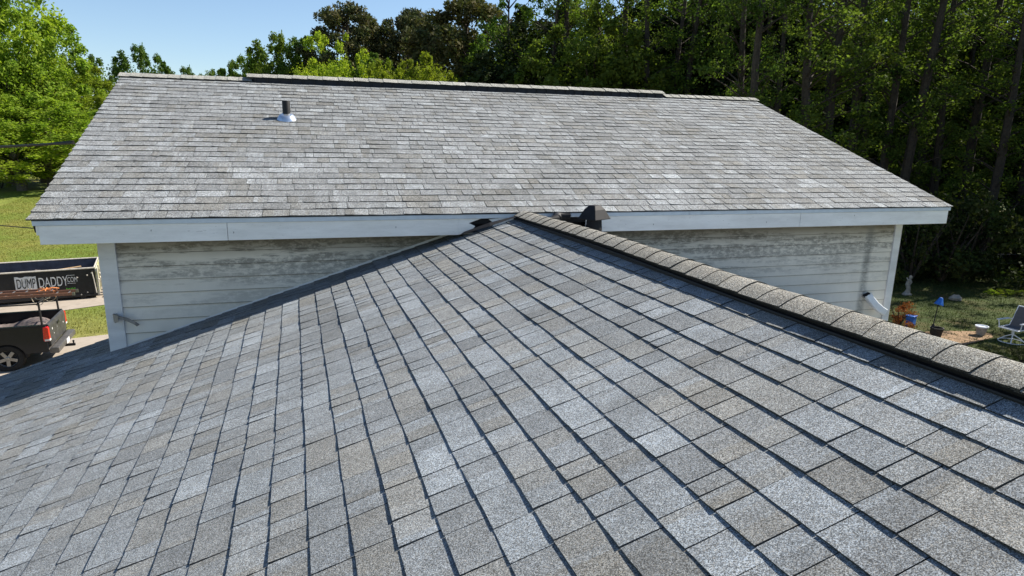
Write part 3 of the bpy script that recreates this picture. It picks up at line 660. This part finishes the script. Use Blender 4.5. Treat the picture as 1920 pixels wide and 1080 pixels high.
for r_ in range(3):
    x=-1.04
    while x<-.76:
        wv=rg.uniform(.02,.05); m.box((x,-.009,.47-r_*.095),(x+wv,-.004,.47-r_*.095+rg.uniform(.03,.06))); x+=wv+rg.uniform(.008,.02)
    m.build('green_lettering',M_decalg,dm); m=MB()
# planks inside, pale boards leaning on the end door
def plank(L,wd,th,loc,rot,name,label,group,mat=M_wood,n=1):
    m=MB(); m.box((-L/2,-wd/2,-th/2),(L/2,wd/2,th/2)); o=m.build(name,mat,bevel=.003); o.matrix_world=dm.matrix_basis@Matrix.Translation(loc)@rot; return tag(o,label,'board',group)
Rz=lambda a:Matrix.Rotation(R(a),4,'Z'); Ry=lambda a:Matrix.Rotation(R(a),4,'Y'); Rx=lambda a:Matrix.Rotation(R(a),4,'X')
plank(2.5,.12,.03,(-1.3,.45,1.16),Rz(2)@Ry(-1.5),'wood_plank','long pale plank lying just inside the near rim of the dumpster','boards in the dumpster')
plank(2.0,.12,.03,(-1.5,.75,1.14),Rz(14)@Ry(-4),'wood_plank','pale plank crossing over another plank inside the dumpster','boards in the dumpster')
plank(1.5,.14,.03,(-2.1,1.2,1.02),Rz(-6)@Ry(2),'wood_plank','greyish plank lying farthest left inside the dumpster','boards in the dumpster')
for k,(x,y,a_) in enumerate(((.42,.5,58),(.45,1.0,56),(.40,1.55,60))):
    plank(1.15,.24,.035,(x,y,.5),Ry(a_)@Rx(0),'leaning_board',('near','middle','far')[k]+' one of three whitish boards leaning on the end door of the dumpster','boards leaning on the dumpster door',M_dumprim)
plank(.8,.14,.05,(.55,.15,.045),Rz(20),'wood_block','short raw lumber piece on the ground at the dumpster corner',None)
# debris heap inside
m=MB(); rg=random.Random(6)
for k in range(60):
    L=rg.uniform(.2,.7); M=Matrix.Translation((rg.uniform(-DL+.4,-.5),rg.uniform(.4,DW-.4),rg.uniform(.5,.95)))@Rz(rg.uniform(0,180))@Ry(rg.uniform(-25,25)); m.box((-L/2,-.12,-.015),(L/2,.12,.015),M=M)
m.box((-DL+.1,.1,.2),(-.1,DW-.1,.6))
tag(m.build('roofing_debris',M_tarp),'heap of torn roofing debris filling the dumpster','debris',kind='stuff'); bpy.data.objects['roofing_debris'].matrix_world=dm.matrix_basis

# ---------------------------------------------------------------- trees and shrubs
def np_mesh(name,V,F4,mat,smooth=False):
    me=bpy.data.meshes.new(name); nv=len(V); nf=len(F4)
    me.vertices.add(nv); me.vertices.foreach_set('co',V.astype(np.float32).ravel())
    me.loops.add(nf*4); me.loops.foreach_set('vertex_index',F4.astype(np.int32).ravel())
    me.polygons.add(nf); me.polygons.foreach_set('loop_start',np.arange(0,nf*4,4,dtype=np.int32)); me.polygons.foreach_set('loop_total',np.full(nf,4,dtype=np.int32))
    me.materials.append(mat); me.update(calc_edges=True); return me
def leaf_cloud(name,blobs,per,size,mat,seed,flat=.75,shell=.55,asp=.6,needle=False):
    r=np.random.default_rng(seed); C=[];
    Cs=np.repeat(np.array([b[:3] for b in blobs]),per,0); Rs=np.repeat(np.array([b[3] for b in blobs]),per)
    n=len(Cs); d=r.normal(size=(n,3)); d/=np.linalg.norm(d,axis=1)[:,None]
    rad=r.random(n)**shell; bump=1+.25*np.sin(d[:,0]*5+Cs[:,2])*np.cos(d[:,1]*6+Cs[:,0])
    pos=Cs+d*(rad*Rs*bump)[:,None]*np.array([1,1,flat])
    nr=r.normal(size=(n,3))*.8+d*.6+np.array([0,0,.2]); nr/=np.linalg.norm(nr,axis=1)[:,None]
    if needle: ax=d+r.normal(size=(n,3))*.5+np.array([0,0,.3])
    else: ax=r.normal(size=(n,3))
    ax-=nr*(ax*nr).sum(1)[:,None]; ax/=np.linalg.norm(ax,axis=1)[:,None]; bx=np.cross(nr,ax)
    s=size*(.6+.8*r.random(n))[:,None]
    V=np.stack([pos-ax*s*.5,pos+bx*s*asp*.5+ax*s*.05,pos+ax*s*.5,pos-bx*s*asp*.5+ax*s*.05],1).reshape(-1,3)
    return np_mesh(name,V,np.arange(n*4).reshape(-1,4),mat)
def limb_mesh(name,segs,mat):
    m=MB()
    for pts,rs,n in segs: m.tube(pts,rs,n)
    o=m.build(name,mat,smooth=True); me=o.data; bpy.data.objects.remove(o); return me
def proto(kind,seed,leafmat,barkmat=M_bark,k=1.0,**o):
    rg=random.Random(seed); segs=[];blobs=[]
    if kind=='broad':      # round-topped leafy tree, foliage nearly to the ground, unit height 10
        H=10; lean=rg.uniform(-.3,.3)
        tp=[(lean*z*z/60,0.0,z) for z in (0,2,4,6,8)]; segs.append((tp,[.22,.18,.14,.09,.04],8))
        for i in range(int(95*k)):
            while True:
                u,v,t=(rg.uniform(-1,1) for _ in range(3)); q=u*u+v*v+t*t
                if .12<q<1: break
            sc_=1.0 if q>.45 else .9
            z=5.5+t*4.1; wd=3.15*(1.0 if t<0 else 1.0-.12*t)
            x,y=u*wd,v*wd; blobs.append((x,y,z,rg.uniform(.38,.85)))
            if i%3==0: zb=max(.8,z-math.hypot(x,y)*.8-.5); segs.append(([(lean*zb*zb/60,0,zb),(x*.5,y*.5,zb+(z-zb)*.6),(x,y,z)],[.07,.045,.015],5))
        for i in range(int(60*k)):
            t=rg.uniform(-.7,1); a=rg.uniform(0,6.283); e=math.sqrt(1-t*t); blobs.append((3.45*e*math.cos(a),3.45*e*math.sin(a),5.5+4.4*t,rg.uniform(.2,.42)))
        me=leaf_cloud('crown',blobs,o.get('per',210),o.get('size',.2),leafmat,seed,shell=.6,flat=1.15)
    elif kind=='pine':     # rounded clumps on the upper two thirds
        segs.append(([(0,0,0),(.1,.05,4),(0,0,8),(.1,0,9.5)],[.2,.16,.1,.04],8))
        for i in range(int(110*k)):
            t=rg.uniform(-.9,1); a=rg.uniform(0,6.283); e=math.sqrt(1-t*t)*(1 if t>-.1 else 1.0); Rr=2.75*e*rg.uniform(.55,1.02)
            z=6.3+3.3*t*rg.uniform(.85,1.05); x,y=Rr*math.cos(a),Rr*math.sin(a); blobs.append((x,y,z,rg.uniform(.3,.62)))
            if i%2==0: zb=max(2,z-Rr*.45); segs.append(([(0,0,zb),(x*.55,y*.55,zb+.3*(z-zb)),(x,y,z-.2)],[.06,.04,.015],5))
        me=leaf_cloud('crown',blobs,o.get('per',190),o.get('size',.2),leafmat,seed,shell=.4,asp=.45,needle=True)
    elif kind=='tall':     # slim woodland tree: long bare trunk, thin leafy branches, unit height 10
        b=rg.uniform(-.25,.25); f=lambda z:(b*math.sin(z*.35),.12*math.sin(z*.6+seed),z)
        segs.append(([f(z) for z in (0,1.5,3,4.5,6,7.5,9,9.9)],[.115,.1,.088,.075,.06,.045,.028,.01],7))
        for i in range(int(60*k)):
            z=rg.uniform(1.2,9.9); Rr=(1.35 if z>4 else .9)*(1-.35*(z/10)**2)*rg.uniform(.2,1.0); a=rg.uniform(0,6.283); t=f(max(.8,z-Rr*.6))
            x,y=t[0]+Rr*math.cos(a),t[1]+Rr*math.sin(a); rr=rg.uniform(.16,.42)*(1 if z>3.5 else .8); blobs.append((x,y,z,rr))
            segs.append(([t,((t[0]+x)/2,(t[1]+y)/2,(t[2]+z)/2+.06),(x,y,z)],[.022,.014,.005],4))
        me=leaf_cloud('crown',blobs,o.get('per',120),o.get('size',.068),leafmat,seed,shell=.7,flat=.9)
    elif kind=='bush':     # many-stemmed shrub, unit height 2
        for i in range(int(22*k)):
            a=rg.uniform(0,6.283); Rr=rg.uniform(0,1.25); z=rg.uniform(.3,1.85)*(1-.25*Rr/1.25); blobs.append((Rr*math.cos(a),Rr*math.sin(a),z,rg.uniform(.2,.42)))
        for i in range(7):
            a=i*.9; segs.append(([(0,0,0),(.3*math.cos(a),.3*math.sin(a),.7),(.7*math.cos(a),.7*math.sin(a),1.5)],[.035,.025,.008],5))
        me=leaf_cloud('crown',blobs,o.get('per',120),o.get('size',.085),leafmat,seed,shell=.6)
    elif kind=='spray':    # airy wispy crown
        segs.append(([(0,0,0),(.1,.05,4),(0,0,8),(.1,0,9.8)],[.14,.11,.06,.015],7))
        for i in range(int(70*k)):
            z=rg.uniform(2.5,10); Rr=2.3*math.sin(min(1,(z-1)/9.6)*math.pi)**.5*rg.uniform(.2,1.05); a=rg.uniform(0,6.283)
            x,y=Rr*math.cos(a),Rr*math.sin(a); blobs.append((x,y,z,rg.uniform(.2,.5))); zb=max(1.5,z-Rr*.9); segs.append(([(0,0,zb),(x*.5,y*.5,(zb+z)/2),(x,y,z)],[.04,.025,.008],4))
        me=leaf_cloud('crown',blobs,o.get('per',90),o.get('size',.14),leafmat,seed,shell=.7)
    return limb_mesh('trunk',segs,barkmat),me
PR={}
def P_(key,*a,**k): PR.setdefault(key,[]).append(proto(*a,**k))
for s in (1,2,3): P_('maple','broad',s,L_bright,M_barkpale,k=.95,per=230,size=.135)
for s in (21,22): P_('green','broad',s,L_mid,per=220,size=.19)
for s in (31,32): P_('yellow','broad',s,L_yellow,k=1.0,per=230,size=.16)
for s in (4,5,6): P_('pine','pine',s,L_pine,M_bark,k=1.3)
for s in (7,8,9,10): P_('tall','tall',s,L_wood,k=1.15)
for s in (14,15): P_('tallbright','tall',s,L_mid,k=1.2)
for s in (11,12): P_('spray','spray',s,L_mid,M_bark)
for s in (16,17): P_('bush','bush',s,L_dark)
for s in (18,): P_('brightbush','bush',s,L_bright)
P_('rustbush','bush',19,L_rust)
P_('densewood','broad',41,L_dark,k=1.0,per=200,size=.2); P_('densewood','broad',42,L_wood,k=1.0,per=200,size=.2)
trg=random.Random(77)
def tree(key,x,y,H,label,cat='tree',group=None,width=1.0,name=None,unit=10,idx=None,z=None):
    tm,cm=PR[key][idx if idx is not None else trg.randrange(len(PR[key]))]
    e=empty(name or 'tree',(x,y,(gz(x,y) if z is None else z)-.05),trg.uniform(0,6.28),label,cat,group); s=H/unit; e.scale=(s*width,s*width,s)
    for nm,me in (('trunk',tm),('crown',cm)):
        o=bpy.data.objects.new(nm,me); col.objects.link(o); o.parent=e
    return e
def tree_at(key,px,dist,top,label,wpx=None,name='tree',group=None,halfw=3.6,**k):
    x,y=at(px,dist); z=CP.z+(ray(px,top).z)*dist; H=z-gz(x,y); width=1.0
    if wpx: width=max(.78 if dist>50 else .6,(1.45 if dist>50 else .95)*(wpx/2/FOC*dist)/(halfw*H/10))
    return tree(key,x,y,H,label,group=group,width=width,name=name,**k)
LG='bright spring trees left of the roof'
tree_at('maple',-40,66,-190,'tallest bright green maple at the left edge, its top above the frame',260,'maple_tree',LG,idx=0)
tree_at('maple',58,66,-25,'bright green maple second from the left edge, top reaching the sky',190,'maple_tree',LG,idx=1)
tree_at('maple',112,68,62,'bright green maple whose crown steps down toward the roof',150,'maple_tree',LG,idx=2)
tree_at('yellow',168,70,122,'olive yellow tree just left of the rear roof slope',150,'leafy_tree',LG,idx=0)
tree_at('maple',15,62,150,'low bright green tree at the left edge in front of the tall maples',220,'leafy_tree',LG,idx=2)
tree_at('maple',125,63,190,'low bright green tree beside the left rake of the rear roof',200,'leafy_tree',LG,idx=0)
tree_at('maple',70,60,235,'lowest bushy green tree above the lawn on the left',200,'leafy_tree',LG,idx=1)
tree_at('maple',-70,60,200,'leafy green tree standing over the lawn at the left frame edge',180,'leafy_tree',LG,idx=1)
tree_at('green',203,85,110,'small brownish green tree on the skyline left of the roof peak',70,'leafy_tree')
tree_at('green',305,95,103,'lone round green tree on the skyline above the left roof end',82,'leafy_tree')
for i,(px,tp,w_,lb) in enumerate(((385,139,50,'low green tree on the skyline right of the lone round tree'),(440,137,60,'low olive tree on the skyline, left of the vent'),(490,121,50,'green tree just left of the ridge vent start'))):
    tree_at('green',px,95,tp,lb,w_,'leafy_tree')
tree_at('green',545,78,84,'grey green tree standing behind the left part of the ridge vent',100,'leafy_tree',idx=0)
tree_at('green',590,80,82,'mid green tree beside the bright pointed tree',80,'leafy_tree',idx=1)
tree_at('maple',643,60,76,'bright pointed light green tree before the dark pines',64,'leafy_tree',idx=2)
tree_at('yellow',738,52,124,'left bright yellow green sapling above the ridge vent',80,'sapling',idx=0)
tree_at('yellow',800,52,118,'right bright yellow green sapling above the ridge vent',95,'sapling',idx=1)
tree_at('green',706,64,110,'small dull green tree between the pointed tree and the saplings',60,'leafy_tree')
tree_at('pine',668,78,28,'dark round topped pine, leftmost of the tall pines',120,'pine_tree','tall pines behind the roof',halfw=2.9,idx=0)
tree_at('pine',770,82,36,'dark pine in the middle between two taller pines',110,'pine_tree','tall pines behind the roof',halfw=2.9,idx=1)
tree_at('pine',872,72,3,'tallest dark pine with a broad rounded top and visible trunk',150,'pine_tree','tall pines behind the roof',halfw=2.9,idx=2)
tree_at('pine',720,90,62,'lower pine filling the gap between the left pines',100,'pine_tree','tall pines behind the roof',halfw=2.9,idx=2)
tree_at('pine',820,92,52,'dark pine half hidden left of the tallest pine',110,'pine_tree','tall pines behind the roof',halfw=2.9,idx=0)
tree_at('spray',945,60,-6,'thin wispy tree rising right of the tallest pine',70,'leafy_tree',halfw=2.4,idx=0)
tree_at('yellow',985,62,58,'bright green tree at the left edge of the wood',90,'leafy_tree',idx=0)
tree_at('green',930,66,70,'olive green tree below the wispy tree',90,'leafy_tree')
tree_at('spray',1040,52,-60,'airy light green tree whose crown opens on the sky',130,'leafy_tree',halfw=2.4,idx=1)
for i in range(19):
    px=500+i*28; x,y=at(px,98+trg.uniform(-6,8)); tree('densewood',x,y,trg.uniform(10,13.5),'dark tree in the row closing the view behind the pines',group='far trees behind the pines',name='tree')
# the wood on the right
WG='trees of the dense wood'
spec=[]
def wood_row(p0,p1,n,d0,d1,h0,h1,keys,label,name='woodland_tree'):
    for i in range(n):
        px=p0+(p1-p0)*(i+trg.uniform(.1,.9))/n; d=trg.uniform(d0,d1); x,y=at(px,d); k=trg.choice(keys); u=(px-p0)/(p1-p0)
        tree(k,x,y,trg.uniform(h0,h1),label+(', left part of the wood' if u<.33 else ', middle of the wood' if u<.66 else ', right part of the wood'),group=WG,name=name,width=trg.uniform(1.0,1.35))
wood_row(1330,2150,16,29,36,17,22,['tall'],'tall tree with dark straight trunk in the front row')
wood_row(1080,2150,26,37,48,18,24,['tall','tall','tallbright'],'tall leafy tree behind the front trunks')
wood_row(1000,2100,24,50,66,19,26,['tall','tallbright'],'tall tree seen deep between nearer trunks')
wood_row(1020,2000,15,72,95,20,27,['tallbright','densewood'],'backmost tree closing the view')
wood_row(1010,1420,9,46,60,13,18,['densewood'],'dark bushy tree behind the ridge vent','leafy_tree')
wood_row(1420,2100,12,40,62,10,15,['densewood'],'dark bushy tree under the tall trunks','leafy_tree')
for i in range(46):
    px=1020+i*24+trg.uniform(-15,15); d=trg.uniform(27,33) if px>1500 else trg.uniform(38,52); x,y=at(px,d); tree('bush',x,y,trg.uniform(2.2,4.8),'dark shrub of the undergrowth along the '+('left' if i<15 else 'middle' if i<31 else 'right')+' stretch of the wood edge','shrub','undergrowth shrubs of the wood',name='shrub',unit=2,width=trg.uniform(.8,1.1))
# unseen trees added beyond the right edge of the frame to shade the garden
for i in range(21):
    x=trg.uniform(25,44); y=trg.uniform(-10,7.5); 
    tree('tall',x,y,trg.uniform(14,19),'unseen tall tree added to shade the garden from the right',group=WG,name='woodland_tree',width=1.2)
for i in range(9):
    x=trg.uniform(23,33); y=trg.uniform(0,8); tree('tall',x,y,trg.uniform(12,16),'unseen tall tree added to shade the garden from the right',group=WG,name='woodland_tree',width=1.3)
# pale dead shrub above the ridge vent end
m=MB(); rg=random.Random(12)
def twig(p,d,L,r,dep):
    q=p+d*L; m.tube([p,p+d*L*.5+Vector((rg.uniform(-.05,.05),0,.03)),q],[r,r*.8,r*.55],5,caps=False)
    if dep: 
        for k in range(rg.choice((2,3))): twig(q,(d+Vector((rg.uniform(-.7,.7),rg.uniform(-.7,.7),rg.uniform(-.2,.5)))).normalized(),L*.72,r*.6,dep-1)
x,y=at(1268,30); 
for k in range(4): twig(Vector((rg.uniform(-.2,.2),rg.uniform(-.2,.2),0)),Vector((rg.uniform(-.35,.35),rg.uniform(-.3,.3),1)).normalized(),2.4,.05,4)
ob=m.build('bare_shrub',simple('pale_dead_wood',(.3,.27,.22),.9)); ob.location=(x,y,gz(x,y)); tag(ob,'bare pale branched shrub showing above the right end of the ridge vent','shrub')
# small shrub on the left lawn
x,y=gp(8,384,G).x,gp(8,384,G).y; tree('brightbush',x,y,1.6,'small low shrub on the lawn at the left edge','shrub',name='shrub',unit=2)

# ---------------------------------------------------------------- garden on the right
GR=-4.8
def gxy(px,py): q=gp(px,py,GR); return q.x,q.y
def poly_sheet(name,pix,mat,dz): sheet(name,[gxy(*p) for p in pix],mat,dz)
poly_sheet('patio',[(1725,624),(1760,621),(1830,622),(1858,627),(1862,633),(1840,640),(1800,650),(1760,655),(1700,650)],M_dirt,.02)
# patio chair
x,y=gxy(1896,641)
ch=empty('patio_chair',(x,y,GR),R(2),'grey sling swivel patio chair with white arms at the right edge','chair')
m=MB()
for s in (-1,1): m.tube([(-.26,s*.27,.42),(.24,s*.27,.44),(.36,s*.26,.7),(.46,s*.25,1.02)],.018,8)
m.tube([(-.26,-.27,.42),(-.26,.27,.42)],.018,8); m.tube([(.46,-.25,1.02),(.46,.25,1.02)],.018,8); m.tube([(-.1,-.27,.41),(-.1,.27,.41)],.018,8); m.build('frame',M_palebluemetal,ch,smooth=True)
m=MB(); pr=[(-.26,.44),(0,.41),(.22,.44),(.33,.68),(.45,1.02)]
for i in range(4):
    (xa,za),(xb,zb_)=pr[i],pr[i+1]; m.add([(xa,-.255,za),(xa,.255,za),(xb,.25,zb_),(xb,-.25,zb_),(xa,-.255,za-.008),(xa,.255,za-.008),(xb,.25,zb_-.008),(xb,-.25,zb_-.008)],[(0,1,2,3),(7,6,5,4)])
m.build('sling',M_greysling,ch)
for s in (-1,1):
    m=MB(); m.tube([(-.2,s*.29,.43),(-.22,s*.32,.62)],.016,8); m.tube([(.3,s*.28,.62),(.22,s*.32,.64)],.016,8); m.box((-.28,s*.32-.035,.625),(.24,s*.32+.035,.655)); m.build('armrest',M_palebluemetal,ch,bevel=.01)
m=MB(); m.tube([(0,0,.4),(0,0,.2)],.035,10)
for k in range(4):
    a=k*math.pi/2+.5; m.tube([(0,0,.24),(.18*math.cos(a),.18*math.sin(a),.14),(.33*math.cos(a),.33*math.sin(a),.02)],.015,6)
m.tube([(.33*math.cos(t*.3142),.33*math.sin(t*.3142),.018) for t in range(21)],.014,6); m.build('swivel_base',M_palebluemetal,ch,smooth=True)
# grey plant pot with white rim
x,y=gxy(1838,629); pt=empty('plant_pot',(x,y,GR+.02),0,'grey tapered plant pot with a white rim on the patio','pot')
m=MB(); m.lathe([(.1,0),(.11,.005),(.16,.26),(.15,.26),(.14,.2),(.0,.2)],(0,0,0),20); m.build('pot_body',M_stone,pt,smooth=True)
m=MB(); m.lathe([(.158,.25),(.178,.255),(.178,.29),(.155,.29),(.15,.26)],(0,0,0),20); m.build('rim',M_palebluemetal,pt,smooth=True)
x,y=gxy(1754,633); m=MB(); m.lathe([(.13,0),(.17,.26),(.185,.26),(.185,.3),(.16,.3),(.15,.2),(0,.2)],(0,0,0),18); o=m.build('nursery_pot',M_black,smooth=True); o.location=(x,y,GR+.02); tag(o,'black nursery pot beside the thin garden pole','pot')
# blue cone on a pole
x,y=gxy(1746,632); fd=empty('bird_feeder',(x,y,GR),0,'tilted blue cone shaped feeder on a thin black garden pole','feeder')
m=MB(); m.tube([(0,0,0),(.01,0,.5),(.09,.02,1.02)],.014,8); m.lathe([(.05,.1),(.06,.14),(.06,.32),(.03,.4),(.015,.42)],(0,0,0),10); m.build('pole',M_black,fd)
m=MB(); m.lathe([(.13,0),(.125,.02),(.05,.22),(.03,.23)],(.10,.02,1.0),6,M=Matrix.Rotation(R(18),3,'Y')); m.build('cone',M_blue,fd)
x,y=gxy(1706,612); m=MB(); m.prism([(-.11,0),(.11,0),(.13,.34),(-.13,.34)],-.11,.11); m.box((-.15,-.13,.34),(.15,.13,.37)); o=m.build('blue_bin',M_blue,bevel=.01); o.location=(x,y,GR); o.rotation_euler=(0,0,R(20)); tag(o,'small blue plastic bin on the grass near the rust coloured shrub','bin')
# statue
x,y=gxy(1700,553); stt=empty('garden_statue',(x,y,GR),R(-30),'small weathered grey stone garden statue of a standing figure','statue')
m=MB(); m.lathe([(.17,0),(.17,.05),(.12,.08),(.1,.12)],(0,0,0),14); m.build('pedestal',M_stone,stt,smooth=True)
m=MB(); m.tube([(0,0,.1),(.03,0,.25),(-.02,0,.4),(.02,0,.52),(.03,0,.6),(.03,0,.64)],[.10,.07,.085,.1,.06,.035],12); m.tube([(.03,0,.63),(.04,0,.68),(.045,0,.74),(.04,0,.79)],[.035,.062,.06,.02],12)
m.tube([(.03,.09,.56),(.1,.11,.46),(.13,.03,.52)],[.03,.025,.02],8); m.tube([(.02,-.09,.56),(-.08,-.12,.62),(-.12,-.06,.7)],[.03,.025,.02],8); m.build('figure',M_stone,stt,smooth=True)
x,y=gxy(1791,563); m=MB(); rg=random.Random(5)
vs=[];n=12
m.lathe([(.16,-.02),(.22,.04),(.21,.12),(.13,.19),(.03,.21)],(0,0,0),9); m.v=[(v[0]*rg.uniform(.85,1.15),v[1]*rg.uniform(.7,1.1),v[2]*rg.uniform(.9,1.1)) for v in m.v]; o=m.build('boulder',M_stone,smooth=False); o.location=(x,y,GR); tag(o,'pale grey boulder on the shaded lawn near the wood','rock')
x,y=gxy(1684,612); tree('rustbush',x,y,1.0,'rust orange leafy shrub beside the wall corner','shrub',name='shrub',unit=2)
for i,(px,py,h) in enumerate(((1880,690,.5),(1860,668,.4),(1915,680,.55),(1900,665,.35),(1845,660,.3))):
    x,y=gxy(px,py); tree('bush',x,y,h,'low dark plant in the bed in front of the patio chair','plant','low plants in the garden bed',name='garden_plant',unit=2)
for i,(px,py) in enumerate(((1862,553),(1885,552),(1908,554))):
    x,y=gxy(px,py); tree('brightbush',x,y,.35,'low sunlit ground plant on the bank before the wood','plant','sunlit plants on the bank',name='garden_plant',unit=2,width=1.6)
# wire fence at the edge of the wood
m=MB(); fc=empty('wire_fence',(*gxy(1870,520),GR),0,'thin wire fence with metal posts before the dark wood','fence'); ox,oy=gxy(1870,520)
ps=[gxy(px,522) for px in (1790,1868,1930)]
for a in ps: m.tube([(a[0]-ox,a[1]-oy,0),(a[0]-ox,a[1]-oy,1.15)],.02,6)
m.build('post',M_alloy,fc)
m=MB()
for z in (.3,.7,1.1): m.tube([(a[0]-ox,a[1]-oy,z) for a in ps],.006,5)
m.build('wire',M_alloy,fc)
# grass tufts on the strip between the drives and the lawn beyond (uncountable)
def tufts(name,poly_fn,n,size,seed,label,mat=None):
    r=np.random.default_rng(seed); P=poly_fn(r,n); n=len(P); a=r.random(n)*6.283; s=size*(.5+r.random(n)); w=s*.16
    dx=np.stack([np.cos(a),np.sin(a),0*a],1)*w[:,None]; up=np.stack([r.normal(size=n)*.35*s,r.normal(size=n)*.35*s,s],1)
    V=np.stack([P-dx,P+dx,P+up+dx*.15,P+up-dx*.15],1).reshape(-1,3); me=np_mesh(name,V,np.arange(n*4).reshape(-1,4),mat or L_grass); o=bpy.data.objects.new(name,me); col.objects.link(o); tag(o,label,'grass',kind='stuff')
def pf(x0,x1,y0,y1):
    def f(r,n):
        x=x0+(x1-x0)*r.random(n); y=y0+(y1-y0)*r.random(n); z=np.array([gz(a,b) for a,b in zip(x,y)]); k=(y>18.0+(x+9)*.08)&(y<22.2+(x+7)*.16); k2=(y>30.6+(x+7)*.18); q=k|k2; return np.stack([x,y,z],1)[q]
    return f
tufts('grass',pf(-24,-7,16,60),110000,.06,3,'sunlit lawn grass beside the driveway')

def pyard(r,n):
    x=8+20*r.random(n); y=-2+20*r.random(n); k=~((np.abs(x-13.8)<2.6)&(np.abs(y-4.6)<1.1)); x=x[k]; y=y[k]; return np.stack([x,y,np.array([gz(a,b) for a,b in zip(x,y)])],1)
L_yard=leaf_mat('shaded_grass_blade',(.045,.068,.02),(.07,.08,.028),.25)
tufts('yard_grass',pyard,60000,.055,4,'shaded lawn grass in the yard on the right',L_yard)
